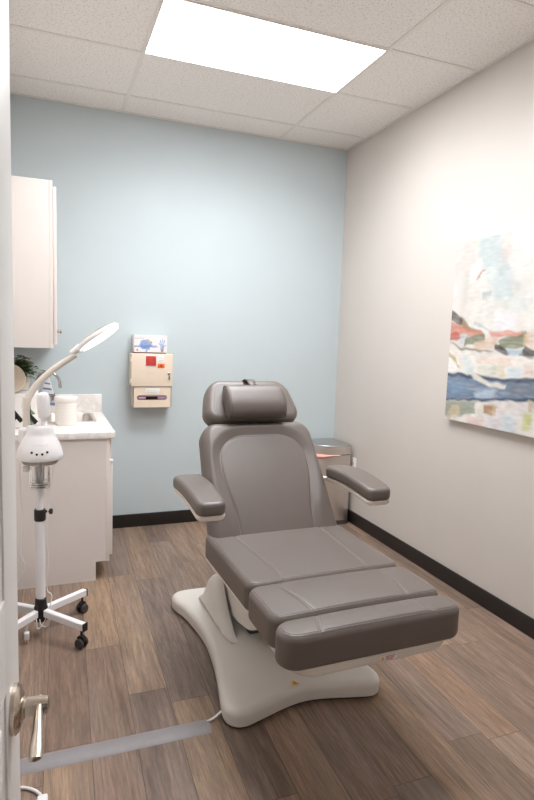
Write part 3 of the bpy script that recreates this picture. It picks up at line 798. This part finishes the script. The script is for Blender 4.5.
# navy band
stroke((86, 118, 152), [(-.05, .785), (.22, .78), (.4, .79), (.8, .77), (.8, .87), (.5, .91), (.26, .925), (-.05, .95)], .01)
stroke((52, 66, 92), [(-.05, .782), (.22, .776), (.4, .783), (.8, .765), (.8, .785), (.4, .8), (.1, .8), (-.05, .8)], .006)
stroke((124, 158, 190), [(.02, .82), (.18, .83), (.2, .88), (.05, .92)], .03, .7); stroke((196, 214, 228), [(.24, .89), (.34, .85), (.42, .85), (.38, .91), (.26, .92)], .02, .8)
stroke((48, 62, 92), [(-.05, .94), (.12, .93), (.26, .915), (.4, .9), (.8, .85), (.8, .88), (.4, .915), (.26, .935), (.1, .955), (-.05, .965)], .006)
stroke((120, 122, 130), [(.5, .8), (.8, .79), (.8, .84), (.52, .87)], .02, .7)
stroke((236, 226, 212), [(.19, .77), (.25, .775), (.36, .81), (.48, .812), (.48, .838), (.36, .835), (.24, .805)], .006)
# lower band
stroke((226, 220, 214), [(-.05, .955), (.26, .93), (.8, .87), (.8, 1.1), (-.05, 1.1)], .006)
stroke((150, 158, 136), [(-.05, .96), (.26, .935), (.27, 1.0), (.13, 1.03), (-.05, 1.05)], .008); stroke((206, 188, 152), [(.06, .97), (.13, .97), (.14, 1.03), (.04, 1.06), (.0, 1.05)], .008)
stroke((170, 176, 160), R4(.14, .94, .24, .985), .02, .6)
stroke((176, 124, 66), R4(.32, .94, .4, .99), .008); stroke((206, 168, 130), R4(.39, .935, .43, .985), .01); stroke((236, 228, 214), R4(.28, .935, .325, 1.0), .008)
stroke((226, 214, 212), [(.43, .93), (.64, .9), (.64, .96), (.43, .985)], .01); stroke((200, 180, 150), R4(.65, .88, .7, .94), .01)
stroke((240, 236, 226), [(.1, 1.05), (.25, 1.0), (.3, 1.0), (.22, 1.06), (.12, 1.09)], .008)
stroke((234, 196, 190), R4(.2, 1.02, .34, 1.1), .02, .8); stroke((222, 214, 220), R4(.36, 1.0, .48, 1.1), .02, .7); stroke((196, 214, 226), R4(.48, .97, .56, 1.1), .02, .7); stroke((206, 208, 112), R4(.62, .95, .67, 1.04), .015, .9); stroke((236, 228, 218), R4(.68, .92, .8, 1.1), .02, .8)
# continuation beyond the frame's edge
stroke((236, 232, 226), R4(.8, -.05, 1.5, .5), .08, .6); stroke((204, 216, 214), R4(.95, .1, 1.2, .4), .06, .6); stroke((206, 150, 120), R4(.8, .53, 1.1, .57), .01); stroke((132, 134, 104), R4(.9, .57, 1.3, .63), .01)
stroke((236, 226, 216), R4(.8, .64, 1.5, .78), .02); stroke((88, 116, 148), [(.78, .77), (1.5, .74), (1.5, .86), (.78, .88)], .01); stroke((150, 156, 136), R4(.8, .9, 1.1, 1.0), .01); stroke((228, 206, 196), R4(1.1, .88, 1.5, 1.1), .02)

def inside(s, t, P):
    """signed distance to polygon, negative inside"""
    d = 9.; ins = False; n = len(P); j = n-1
    for i in range(n):
        a, b2 = P[j], P[i]
        d = min(d, seg(s, t, a, b2))
        if (a[1] > t) != (b2[1] > t) and s < (b2[0]-a[0])*(t-a[1])/(b2[1]-a[1])+a[0]: ins = not ins
        j = i
    return -d if ins else d
def artfn(s, t):
    n1 = noise.noise(Vector((s*14, t*14, 0))); n2 = noise.noise(Vector((s*14, t*14, 7))); n3 = noise.noise(Vector((s*22, t*70, 2))); n4 = noise.noise(Vector((s*9, t*40, 5)))
    c = Vector(lin((236, 230, 222)))*(1+.04*n1)
    for col, P, soft, a, wob, s0, s1, t0, t1 in S:
        if s < s0 or s > s1 or t < t0 or t > t1: continue
        d = inside(s+wob*n1+.008*n3, t+wob*n2+.004*n3, P)
        k = max(0., min(1., .5-d/(soft*1.15+.004)))
        if k > 0: c = c.lerp(col*(1+.16*n3+.10*n1), k*a*(.92-.35*abs(n4)))
    g = sum(c)/3
    return (c*.88+Vector((g, g, g))*.12)*(.75+.13*min(1, max(0, (t-.3)/.4)))  # upper part darkened in the colour to offset the strong lamp light there
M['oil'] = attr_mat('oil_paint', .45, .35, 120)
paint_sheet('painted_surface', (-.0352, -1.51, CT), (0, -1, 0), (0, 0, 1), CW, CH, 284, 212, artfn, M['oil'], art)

# ------------------------------------------------------------------ treatment chair
CROT = math.radians(1.4); CL = (-1.372, -1.93, 0)
ch = thing('treatment_chair', 'reclined taupe vinyl treatment chair on a white cross-shaped base', 'treatment chair', CL, CROT)
CM = WORLD[ch.name]
# base
half = [(0, -.475), (.09, -.487), (.2, -.517), (.285, -.537), (.335, -.515), (.352, -.46), (.335, -.36), (.30, -.2), (.278, -.05), (.268, .09), (.28, .25), (.30, .38), (.325, .46), (.327, .53), (.285, .572), (.2, .58), (.09, .572), (0, .57)]
poly = half + [(-x, y) for x, y in reversed(half[1:-1])]
poly = [(p.x, p.y) for p in spline([(x, y, 0) for x, y in poly], 4, True)]
b = MB(CM); b.prism(offset(poly, -.012), 0, .013); b.build('foot_pad', M['rubber'], ch)
b = MB(CM)
R_ = [[(x, y, .012) for x, y in offset(poly, -.002)]]
R_ += [[(x, y, .05) for x, y in poly]]
for k in range(1, 6):
    a = k/5*PI/2; R_.append([(x, y, .05+.028*math.sin(a)) for x, y in offset(poly, -.028*(1-math.cos(a)))])
R_.append([(x*.8, y*.85, .0805) for x, y in offset(poly, -.03)]); R_.append([(x*.35, y*.4, .083) for x, y in poly])
b.rings(R_); b.build('base', M['offwhite'], ch, smooth=50)
# side fins
def fin(sx):
    b = MB(CM)
    out = spline([(.47, .082), (.40, .12), (.33, .20), (.27, .272), (.22, .296), (.17, .272), (.11, .205), (.05, .145), (-.02, .10), (-.07, .082)], 5)
    prof = [(p[0], p[1]) for p in [tuple(q)[:2] for q in [Vector((a[0], a[1], 0)) for a in out]]]
    yc, zc = .2, .15
    R_ = []
    for off, sc in ((-.046, .74), (-.034, .90), (-.018, .98), (-.006, 1.), (.004, 1.), (.012, .96)):
        R_.append([(sx*(.162-off), yc+(y-yc)*sc, max(.08, zc+(z-zc)*sc)) for y, z in prof])
    if sx > 0: R_ = [list(reversed(r)) for r in R_]
    b.rings(R_); return b.build('side_fin', M['offwhite'], ch, smooth=50)
for sx in (-1, 1): fin(sx)
# lift column and links between the fins
b = MB(CM); b.rbox((-.085, -.03, .082), (.085, .33, .22), .02); b.build('lift_housing', M['rubber'], ch)
for sx in (-1, 1):
    b = MB(CM)
    b.M = CM @ Matrix.Translation((sx*.118, 0, 0)) @ Matrix.Rotation(PI/2, 4, 'Z') @ Matrix.Rotation(PI/2, 4, 'X')
    pts_ = [(p.x, p.y) for p in spline([(.30, .20), (.20, .15), (.05, .145), (-.08, .165), (-.18, .195), (-.26, .25), (-.29, .34), (-.26, .405), (-.1, .41), (.1, .40), (.27, .36), (.33, .28)], 4, True)]
    pts_ = list(reversed(pts_))
    b.prism(pts_, -.014, .014, .006, 2); b.build('link_arm', M['offwhite'], ch)
b = MB(CM); b.rbox((-.10, -.32, .34), (.10, .22, .455), .015); b.build('lift_beam', M['offwhite'], ch)
# trays under the cushions
SEATW = .332; CT_ = .116; ZT = .611
def tray(y0, y1, name, hw_, front=False):
    hy__ = (y1-y0)/2
    def df(x, y, z):
        k = (.5-z/.04); s_ = 1-.10*max(0, min(1, k)); return (x*s_, y, z)
    v, f, _ = soft(hw_, hy__, .02, .08 if front else .02, .012, 3, 5, (6, 6, 2), df)
    b = MB(CM @ Matrix.Translation((0, (y0+y1)/2, ZT-CT_-.014))); b.add(v, f); return b.build(name, M['armcream'], ch)
tray(-.59, -.02, 'seat_tray', .315); lt = tray(-.974, -.595, 'leg_tray', .322, True)
# cushions
def cushion(name, y0, y1, R, xs, crown=.012, x0=.0, hw_=SEATW, zt=ZT):
    hy__ = (y1-y0)/2; hz_ = CT_/2
    def df(x, y, z):
        t = (z+hz_)/(2*hz_)
        z2 = z+t*crown*(1-(x/hw_)**2)*(1-(y/hy__)**2*.8)
        if z > 0:
            xx = xs(y) if callable(xs) else xs
            z2 -= .0035*math.exp(-((abs(x)-xx)/.006)**2)*max(0, (z/hz_))**4
        return (x, y, z2)
    v, f, Sf = soft(hw_, hy__, hz_, R, .024, 5, 5, (110, 24, 4), df)
    b = MB(CM @ Matrix.Translation((x0, (y0+y1)/2, zt-hz_))); b.add(v, f)
    b.cur = 1
    ny_ = 24
    for sx in (-1, 1):
        for o in (-.004, .004):
            b.tube([Vector(Sf(sx*((xs(-hy__+2*hy__*k/ny_) if callable(xs) else xs)+o), (-hy__+.008)+(2*hy__-.016)*k/ny_, hz_))+Vector((0, 0, .0004)) for k in range(ny_+1)], .0011, 5)
    for ins in (.010, .018):
        pp = []
        for (ax_, ay, bx, by) in ((-hw_+ins, hy__-.02, -hw_+ins, -hy__+ins), (-hw_+ins, -hy__+ins, hw_-ins, -hy__+ins), (hw_-ins, -hy__+ins, hw_-ins, hy__-.02)):
            for k in range(30): pp.append((ax_+(bx-ax_)*k/30, ay+(by-ay)*k/30))
        q = [Vector(Sf(x, y, hz_))+Vector((0, 0, .0006)) for x, y in pp]
        b.tube(q, .0011, 5)
    return b.build(name, [M['vinyl'], M['thread']], ch, smooth=60)
cushion('seat_cushion', -.596, -.01, .045, lambda y: .20+.02*(y/.29), .008, .018)
cushion('calf_cushion', -.860, -.600, .05, lambda y: .205+.02*(y/.13), .014, .010, hw_=.338)
fc = cushion('foot_cushion', -.988, -.864, .062, lambda y: .20-.03*(y/.09), .010, hw_=.342)
# backrest
BA = math.radians(35)
def back_frame(y, z, a=BA, x=0):
    return CM @ Matrix(((1, 0, 0, x), (0, math.sin(a), -math.cos(a), y), (0, math.cos(a), math.sin(a), z), (0, 0, 0, 1)))
BLEN = .645; bh = BLEN/2
BF = back_frame(-.140, .555, BA, .024)     # frame whose origin is the bottom edge of the front face
PTOP = BLEN-.082; PR = .135
def panel_w(s):                 # half width of the centre panel: waisted below, wide at the shoulders
    q = max(0., min(1., (s-.10)/.30)); q = q*q*(3-2*q)
    return .188+.040*q
def sdf_panel(x, s):            # inverted-U centre panel, s measured from the bottom edge
    w_ = panel_w(s)
    qx, qy = abs(x)-(w_-PR), s-(PTOP-PR)
    if qx > 0 and qy > 0: return math.hypot(qx, qy)-PR
    return max(abs(x)-w_, s-PTOP)
def back_taper(s): return 1-.105*(max(0, s)/BLEN)**1.2
def bdef(x, y, z):
    s = y+bh; k = back_taper(s)
    t = max(0, z/.055)
    z2 = z
    if z > 0:
        d = sdf_panel(x*k, s)
        z2 += t*(.012*(1-(x/.325)**2)*(1-(y/bh)**2))
        z2 -= .004*math.exp(-(d/.006)**2)*t**4
        if d > 0:
            q = min(1., d/.055); z2 += .013*q*q*(3-2*q)*t**3*max(0., min(1., s/.2))
    return (x*k, y, z2)
v, f, Sb = soft(.325, bh, .055, .085, .04, 5, 5, (104, 96, 3), bdef)
b = MB(BF @ Matrix.Translation((0, bh, -.055))); b.add(v, f); b.cur = 1
pp = []
for k in range(41):
    s = .02+(PTOP-PR-.02)*k/40; pp.append((-panel_w(s), s))
wt = panel_w(PTOP)
for k in range(1, 25):
    a = PI-PI/2*k/24; pp.append((-(wt-PR)+PR*math.cos(a), PTOP-PR+PR*math.sin(a)))
pp = pp + [(-x, s) for x, s in reversed(pp)]
q = []
for x, s in pp: q.append(Vector(Sb(x/back_taper(s), s-bh, .055))+Vector((0, 0, .0009)))
b.tube(q, .0013, 5)
br = b.build('backrest', [M['vinyl'], M['thread']], ch, smooth=60)
b = MB(BF); b.rbox((-.25, .03, -.145), (.25, .6, -.105), .015, .06, 3); b.build('back_shell', M['armcream'], ch)
# recline hinge under the backrest
b = MB(CM); b.rbox((-.24, -.16, .44), (.24, .03, .50), .01); b.build('recline_bracket', M['rubber'], ch)
# headrest
HA = math.radians(37); HF = back_frame(.234, 1.084, HA, .024)
def hdef(x, y, z):
    s = (y/.126+1)/2; k = 1-.20*s**1.8
    return (x*k, y, z+max(0, z/.05)*.012*(1-(x/.245)**2)*(1-(y/.122)**2))
v, f, Sh = soft(.262, .126, .05, .075, .035, 5, 6, (40, 24, 3), hdef)
b = MB(HF @ Matrix.Translation((0, .126, -.05))); b.add(v, f); b.cur = 1
b.tube([Vector(Sh(x, y, .05))+Vector((0, 0, .0005)) for x, y in ([(-.215, .0-.09+.006*k) for k in range(25)])], .0011, 5)
b.tube([Vector(Sh(x, y, .05))+Vector((0, 0, .0005)) for x, y in ([(.215, .0-.09+.006*k) for k in range(25)])], .0011, 5)
hr = b.build('headrest', [M['vinyl'], M['thread']], ch, smooth=60)
b = MB(HF)
for sx in (-1, 1): b.tube([(sx*.07, -.12, -.075), (sx*.07, .12, -.075)], .009, 12)
b.rbox((-.1, .02, -.105), (.1, .16, -.09), .004); b.build('headrest_post', M['chrome'], ch)
# bolster pillow hung over the headrest by a strap
b = MB(HF @ Matrix.Translation((-.008, .082, .047)))
prof = [(0, -.156), (.55, -.157), (.86, -.153), (.97, -.146), (1, -.134)]+[(1, -.134+.268*k/10) for k in range(1, 10)]+[(1, .134), (.97, .146), (.86, .153), (.55, .157), (0, .156)]
n = 40; vs = []; rings_ = []
for r, x in prof:
    if r == 0: rings_.append([(x, 0, 0)]*n); continue
    rings_.append([(x, r*.091*math.copysign(abs(math.cos(2*PI*k/n))**.85, math.cos(2*PI*k/n)), r*(.058 if math.sin(2*PI*k/n) > 0 else .045)*math.copysign(abs(math.sin(2*PI*k/n))**.85, math.sin(2*PI*k/n))) for k in range(n)])
rings_[0] = [tuple(Vector(p)*.02+Vector((rings_[0][0][0], 0, 0))) for p in rings_[1]]; rings_[-1] = [tuple(Vector((p[0]*0, p[1]*.02, p[2]*.02))+Vector((rings_[-1][0][0], 0, 0))) for p in rings_[-2]]
rings_[0] = [(prof[0][1], p[1], p[2]) for p in rings_[0]]
b.rings(rings_); b.cur = 1
for xx in (-.149, .149):
    b.tube([(xx, .0885*math.cos(2*PI*k/40), (.057 if math.sin(2*PI*k/40) > 0 else .044)*math.sin(2*PI*k/40)) for k in range(40)], .0022, 6, closed=True)
bo = b.build('bolster_pillow', [M['vinyl'], M['vinyl']], ch, smooth=60)
b = MB(HF); pth = spline([(-.005, .17, .07), (-.005, .205, .052), (-.005, .235, .022), (-.005, .249, -.02), (-.005, .249, -.07), (-.005, .22, -.103)], 5)
vs = []; fs = []
for p in pth:
    for dx in (-.02, .02): vs.append((p.x+dx, p.y, p.z))
for i in range(len(pth)-1): fs.append((2*i, 2*i+1, 2*i+3, 2*i+2))
b.add(vs, fs); sp_ = b.build('strap', M['vinyl'], bo); md = sp_.modifiers.new('thickness', 'SOLIDIFY'); md.thickness = .004
# armrests
for sx in (-1, 1):
    def adef(x, y, z):
        k = max(0, min(1, (y+.19)/.38)); return (x*(1-.10*(1-k)**3), y, z+.014*math.sin(PI*k)+.016*k-.009)
    v, f, Sa = soft(.069, .214, .030, .04, .02, 4, 4, (8, 20, 3), adef)
    Ma = CM @ Matrix.Translation((sx*.393+.018, -.130, .830)) @ Matrix.Rotation(math.radians(0), 4, 'Z')
    ar = None
    b = MB(Ma); b.add(v, f); b.cur = 1
    q = [Vector(Sa(sx*-.056, -.195+.39*k/24, .030))+Vector((0, 0, .0005)) for k in range(25)]; b.tube(q, .0011, 5)
    q = [Vector(Sa(.056, -.195+.39*k/24, .030))+Vector((0, 0, .0005)) for k in range(25)]; b.tube(q, .0011, 5)
    ar = b.build('armrest', [M['vinyl'], M['thread']], ch, smooth=60)
    def pdef(x, y, z):
        k = max(0, min(1, (y+.19)/.38)); t_ = -z/.011
        return (x*(1-.12*max(0, t_)), y, z+.010*math.sin(PI*k)+.016*k-.009)
    v, f, _ = soft(.062, .205, .012, .03, .008, 3, 3, (6, 16, 1), pdef)
    b = MB(Ma @ Matrix.Translation((0, 0, -.038))); b.add(v, f); b.build('arm_plate', M['armcream'], ar)
    b = MB(CM); b.tube([(sx*.385+.018, .06, .795), (sx*.34+.018, .10, .795), (sx*.22+.018, .14, .795)], .010, 12); b.build('arm_bracket', M['armcream'], ar)
# stickers
def tri_sticker(name, P, u, v_, parent, size=.019, m=None):
    b = MB(CM); P, u, v_ = Vector(P), Vector(u), Vector(v_)
    n_ = u.cross(v_).normalized()*.0008
    b.add([P-u*size+n_, P+u*size+n_, P+v_*size*1.6+n_], [(0, 1, 2)])
    b.add([P-u*size*.12+v_*size*.3+n_*1.5, P+u*size*.22+v_*size*.3+n_*1.5, P+u*size*.0+v_*size*1.1+n_*1.5], [(0, 1, 2)]); b.mi[-1] = 1
    return b.build(name, [M['yellow'], M['blackink']], parent, smooth=0)
tri_sticker('warning_sticker', (-.035, -.455, .0825), (1, 0, 0), (0, 1, 0), ch)
tri_sticker('warning_sticker', (-.172, -.07, .0822), (1, .2, 0), (-.2, 1, 0), ch, .015)
b = MB(CM)
b.add([(.005, -.9755, .4715), (.07, -.9755, .4715), (.07, -.9755, .4875), (.005, -.9755, .4875)], [(0, 1, 2, 3)])
lbl = b.build('caution_label', M['paper'], lt, smooth=0)
b = MB(CM); b.add([(.007, -.9761, .473), (.023, -.9761, .473), (.015, -.9761, .486)], [(0, 1, 2)]); b.cur = 1
for z, x1_ in ((.483, .066), (.478, .061), (.4735, .056)): b.add([(.027, -.9761, z), (x1_, -.9761, z), (x1_, -.9761, z+.0022), (.027, -.9761, z+.0022)], [(0, 1, 2, 3)])
b.build('print', [M['yellow'], M['red']], lbl, smooth=0)

# ------------------------------------------------------------------ cord cover and cords on the floor
cc = thing('cord_cover', 'long flat grey cord cover strip lying across the floor by the door', 'cord cover', (-2.15, -2.405, 0))
b = MB(); y0, y1 = -2.449, -2.366; xa, xb = -2.585, -1.768
sec = [(y0, 0), (y0+.004, .003), (y0+.026, .0105), (y1-.026, .0105), (y1-.004, .003), (y1, 0)]
b.rings([[(x, y, z) for y, z in sec] for x in (xb, xa)]); b.build('strip', M['greymetal'], cc, smooth=20)
pc_ = MB(); pc_.tube(spline([(-1.70, -2.36, .02), (-1.735, -2.375, .008), (-1.775, -2.392, .006)], 6), .0048, 8)
tag(pc_.build('chair_power_cord', M['white']), 'short white cord running from the chair base under the grey strip', 'cord')
lp = thing('extension_lead', 'looped white cable with a white connector on the floor at the door foot', 'cable', (-2.42, -2.6, 0))
b = MB(); b.tube(spline([(-2.370, -2.61, .012), (-2.374, -2.575, .009), (-2.390, -2.545, .006), (-2.412, -2.525, .006), (-2.44, -2.512, .006), (-2.48, -2.515, .006), (-2.5, -2.56, .006), (-2.49, -2.62, .006), (-2.45, -2.66, .006)], 6), .0052, 8); b.build('cable', M['white'], lp)
b = MB(); b.rbox((-2.388, -2.665, .0005), (-2.354, -2.585, .028), .008); b.build('connector', M['white'], lp)

# ------------------------------------------------------------------ facial steamer with magnifying lamp
SX, SY = -2.384, -1.507
sm_ = thing('facial_steamer', 'white rolling facial steamer with magnifying lamp arm beside the cabinet', 'facial steamer', (SX, SY, 0))
for k, a in enumerate((43, 137, 223, 317)):
    ar_ = math.radians(a-.5); d = Vector((math.cos(ar_), math.sin(ar_), 0)); L0, L1 = .030, (.295 if a < 180 else .268)
    def legp(t): return Vector((SX, SY, .124-.018*t))+d*(L0+(L1-L0)*t)
    b = MB(); s_ = Vector((-d.y, d.x, 0))
    R_ = []
    for t in (0, 1):
        p = legp(t); hw_, hh = .0145, .0185
        R_.append([tuple(p+s_*x+Vector((0, 0, z))) for x, z in ((-hw_, -hh+.004), (-hw_+.004, -hh), (hw_-.004, -hh), (hw_, -hh+.004), (hw_, hh-.004), (hw_-.004, hh), (-hw_+.004, hh), (-hw_, hh-.004))])
    b.rings(R_); lg = b.build('leg', M['whitemetal'], sm_, smooth=30)
    b = MB(); R2 = []
    for t in (1., 1.025):
        p = legp(t); hw_, hh = .015, .019
        R2.append([tuple(p+s_*x+Vector((0, 0, z))) for x, z in ((-hw_, -hh), (hw_, -hh), (hw_, hh), (-hw_, hh))])
    b.rings(R2); b.build('end_cap', M['black'], lg, smooth=20)
    e = SX+d.x*(L1-.018), SY+d.y*(L1-.018)
    cs = MB(); cs.tube([(e[0], e[1], .05), (e[0], e[1], .090)], .006, 10); 
    cs.lathe([(.017, -.012), (.020, -.010), (.020, .010), (.017, .012)], (e[0]-d.x*.0, e[1], .043), 20, s_)
    ca = cs.build('caster', M['black'], lg)
    wl = MB()
    for o in (-.0165, .0165):
        wl.lathe([(0, -.0085), (.012, -.0085), (.022, -.007), (.0245, -.004), (.0245, .004), (.022, .007), (.012, .0085), (0, .0085)], (e[0]+s_.x*o, e[1]+s_.y*o, .0247), 28, s_)
    wl.build('wheel', M['rubber'], ca)
b = MB(); b.lathe([(.026, .080), (.032, .084), (.032, .150), (.028, .160), (.027, .195), (.02, .2)], (SX, SY, 0), 28); b.build('hub', M['black'], sm_)
b = MB(); b.lathe([(.0225, .195), (.0225, .595), (0, .595)], (SX, SY, 0), 28); b.build('lower_pole', M['whitemetal'], sm_)
b = MB(); b.lathe([(.0245, .588), (.027, .592), (.027, .64), (.024, .644), (0, .644)], (SX, SY, 0), 28); co = b.build('collar', M['black'], sm_)
b = MB(); b.tube([(SX+.02, SY-.004, .632), (SX+.044, SY-.008, .632)], .006, 12); b.lathe([(.010, 0), (.014, .003), (.014, .013), (.010, .016)], (SX+.042, SY-.008, .632), 16, (1, -.15, 0)); b.build('knob', M['black'], co)
b = MB(); b.lathe([(.0165, .64), (.0165, .90), (0, .9)], (SX, SY+.028, 0), 24); b.lathe([(.0165, .64), (.0165, .74), (0, .74)], (SX, SY, 0), 24); b.build('upper_pole', M['whitemetal'], sm_)
# head
hc = (SX+.004, SY-.02, 0)
b = MB(); b.lathe([(.085, .898), (.099, .899), (.1025, .907), (.102, .922), (.097, .946), (.087, .972), (.076, .994), (.067, 1.009), (.0625, 1.017), (.060, 1.03), (.058, 1.048), (.054, 1.055), (.0, 1.057)], hc, 48)
hdm = b.build('head', M['white'], sm_)
b = MB()
for k in range(48):
    a = 2*PI*k/48; u_ = (math.cos(a), math.sin(a))
    b.tube([(hc[0]+u_[0]*.077, hc[1]+u_[1]*.077, .880), (hc[0]+u_[0]*.084, hc[1]+u_[1]*.084, .900)], .0028, 5)
b.lathe([(.066, .876), (.075, .876), (.077, .880), (.079, .899), (.0, .899)], hc, 40)
b.build('vent_ring', mat('grey_vent', (196, 186, 178), .5), hdm)
b = MB()
for (dx, z) in ((-.034, .944), (-.013, .936), (.010, .936), (.031, .944)):
    r = .0975 if z > .94 else .0995; yy = -math.sqrt(r*r-dx*dx)
    b.lathe([(.0055, 0), (.0055, .004), (0, .0045)], (hc[0]+dx, hc[1]+yy+.003, z), 12, (dx*8, -1, .2))
b.build('button', M['blackink'], hdm)
b = MB()   # faint printed name line on the head
for i in range(8):
    dx = -.030+.0085*i; z = .975; r = .0862; yy = -math.sqrt(r*r-dx*dx)
    b.tube([(hc[0]+dx, hc[1]+yy-.0004, z), (hc[0]+dx+.005, hc[1]+yy-.0004, z+(.004 if i % 2 else 0))], .0008, 5)
b.build('print', M['label_lines'], hdm)
b = MB(); b.rbox((SX-.092, SY-.005, .955), (SX-.035, SY+.06, 1.045), .02); b.build('arm_socket', M['white'], hdm)
# glass jar
b = MB(); jc = (SX+.002, SY-.022, 0)
b.lathe([(.046, .885), (.047, .875), (.047, .765), (.042, .756), (0, .755), (0, .759), (.040, .760), (.0445, .767), (.0445, .875), (.044, .885)], jc, 36)
jar = b.build('water_jar', M['glass'], sm_)
b = MB()
for z, r in ((.762, .044), (.772, .046), (.783, .0465)): b.tube([(jc[0]+r*math.cos(2*PI*k/32), jc[1]+r*math.sin(2*PI*k/32), z) for k in range(32)], .0022, 6, closed=True)
b.lathe([(.02, .765), (.034, .77), (.036, .776), (.02, .782), (0, .782)], jc, 24); b.build('heating_coil', M['chrome'], jar)
b = MB(); b.lathe([(.008, .785), (.008, .872)], (jc[0]-.016, jc[1], 0), 12); b.lathe([(.006, .785), (.006, .872)], (jc[0]+.014, jc[1]+.01, 0), 12); b.build('element', M['chrome'], jar)
b = MB(); b.rbox((SX-.072, SY-.02, .835), (SX-.046, SY+.01, .86), .005); b.build('jar_latch', M['white'], sm_)
# steam nozzle
b = MB(); b.lathe([(.0185, 0), (.0145, .006), (.0145, .06)], (SX+.023, SY-.02, 1.05), 20, (-.02, 0, 1))
b.lathe([(.015, .036), (.021, .040), (.028, .048), (.030, .058), (.030, .07), (.029, .132), (.027, .152), (.022, .160), (.012, .164), (0, .164)], (SX+.028, SY-.02, 1.05), 32, (-.07, 0, 1)); b.build('nozzle', M['white'], sm_)
# magnifying lamp
b = MB(); LY = SY+.03
pth = spline([(-2.440, LY, .99), (-2.440, LY, 1.06), (-2.440, LY, 1.134), (-2.426, LY, 1.190), (-2.388, LY, 1.250), (-2.330, LY, 1.308), (-2.279, LY, 1.348), (-2.216, LY, 1.390)], 6)
b.tube(pth, [.0168 if i < 14 else .0168-.003*(i-14)/28 for i in range(len(pth))], 18)
b.tube([(-2.443, LY, 1.135), (-2.436, LY, 1.185)], .0195, 18); b.build('lamp_arm', M['armcream'], sm_)
n_ = Vector((.55, -.19, -.80)).normalized(); dirv = Vector((.79, 0, .61)); dirv = (dirv-n_*dirv.dot(n_)).normalized()
ctr = Vector((-2.112, LY, 1.479))
lhm = MB(); lhm.lathe([(0, -.018), (.075, -.017), (.107, -.012), (.117, -.004), (.118, .006), (.115, .010), (.105, .011), (.0, .008)], ctr, 48, n_)
s_ = n_.cross(dirv)
lhm.tube([ctr-dirv*.15-n_*.004, ctr-dirv*.12-n_*.004, ctr-dirv*.095-n_*.003], [.013, .018, .022], 14)
lh = lhm.build('lamp_head', M['white'], sm_)
b = MB(); b.lathe([(.0, .0105), (.110, .0118), (.110, .0135), (0, .0145)], ctr, 48, n_); b.build('lamp_lens', M['ledlens'], lh)
b = MB(); b.lathe([(.06, -.0225), (.075, -.021), (.078, -.017), (.06, -.0165)], ctr+dirv*.0, 40, n_); b.build('cover_ring', M['nickel'], lh)
b = MB(); P0 = ctr-dirv*.098+n_*.0145; b.tube([P0-s_*.008, P0+s_*.008], .003, 8); b.build('switch', M['black'], lh)
# cables of the steamer
b = MB()
b.tube(spline([(SX-.085, SY-.01, .885), (SX-.088, SY-.01, .80), (SX-.082, SY-.01, .62), (SX-.085, SY-.01, .5), (SX-.088, SY-.008, .43), (SX-.070, SY-.005, .375), (SX-.083, SY+.0, .33), (SX-.105, SY+.01, .29), (SX-.125, SY+.02, .24)], 6), .003, 6)
b.tube(spline([(SX+.062, SY-.03, .872), (SX+.062, SY-.03, .80), (SX+.048, SY-.03, .73), (SX+.036, SY-.025, .64), (SX+.032, SY-.02, .5), (SX+.036, SY-.01, .38), (SX+.028, SY, .27), (SX+.032, SY+.0, .225), (SX+.05, SY-.005, .205), (SX+.042, SY-.01, .15), (SX+.01, SY-.03, .075), (SX-.015, SY-.045, .06), (SX-.02, SY-.045, .1), (SX-.03, SY-.03, .13), (SX-.06, SY-.05, .09), (SX-.065, SY-.06, .06)], 6), .0028, 6)
b.tube(spline([(SX+.03, SY-.02, .13), (SX+.04, SY-.035, .09), (SX+.025, SY-.045, .065), (SX+.0, SY-.04, .075), (SX-.005, SY-.03, .1)], 6), .0028, 6)
b.build('power_cord', M['white'], sm_)
b = MB(); b.rbox((SX-.076, SY-.075, .022), (SX-.052, SY-.05, .06), .005); b.tube([(SX-.070, SY-.062, .004), (SX-.070, SY-.062, .022)], .0018, 6); b.tube([(SX-.058, SY-.062, .004), (SX-.058, SY-.062, .022)], .0018, 6); b.build('plug', M['white'], sm_)

# ------------------------------------------------------------------ light, world, camera
W = bpy.data.worlds.new('World'); SC.world = W; W.use_nodes = True
W.node_tree.nodes['Background'].inputs['Color'].default_value = (1, 1, 1, 1)
W.node_tree.nodes['Background'].inputs['Strength'].default_value = .08

cam = bpy.data.cameras.new('camera'); co = bpy.data.objects.new('camera', cam); COL.objects.link(co)
F, YAW, PITCH, ROLL = 570.67, .3697, -.1101, .0338
fwd = Vector((math.sin(YAW)*math.cos(PITCH), math.cos(YAW)*math.cos(PITCH), math.sin(PITCH)))
rt = Vector((math.cos(YAW), -math.sin(YAW), 0)); upv = rt.cross(fwd)
r2 = rt*math.cos(ROLL)+upv*math.sin(ROLL); u2 = -rt*math.sin(ROLL)+upv*math.cos(ROLL)
co.matrix_world = Matrix(((r2.x, u2.x, -fwd.x, -2.3458), (r2.y, u2.y, -fwd.y, -4.3975), (r2.z, u2.z, -fwd.z, 1.5083), (0, 0, 0, 1)))
cam.sensor_fit = 'HORIZONTAL'; cam.sensor_width = 36; cam.lens = 36*F/534; cam.clip_start = .02; cam.clip_end = 60
SC.camera = co
vs_ = SC.view_settings
SC.display_settings.display_device = 'sRGB'
vs_.view_transform = 'Standard'; vs_.look = 'None'; vs_.gamma = 1; vs_.exposure = .24; vs_.use_curve_mapping = False
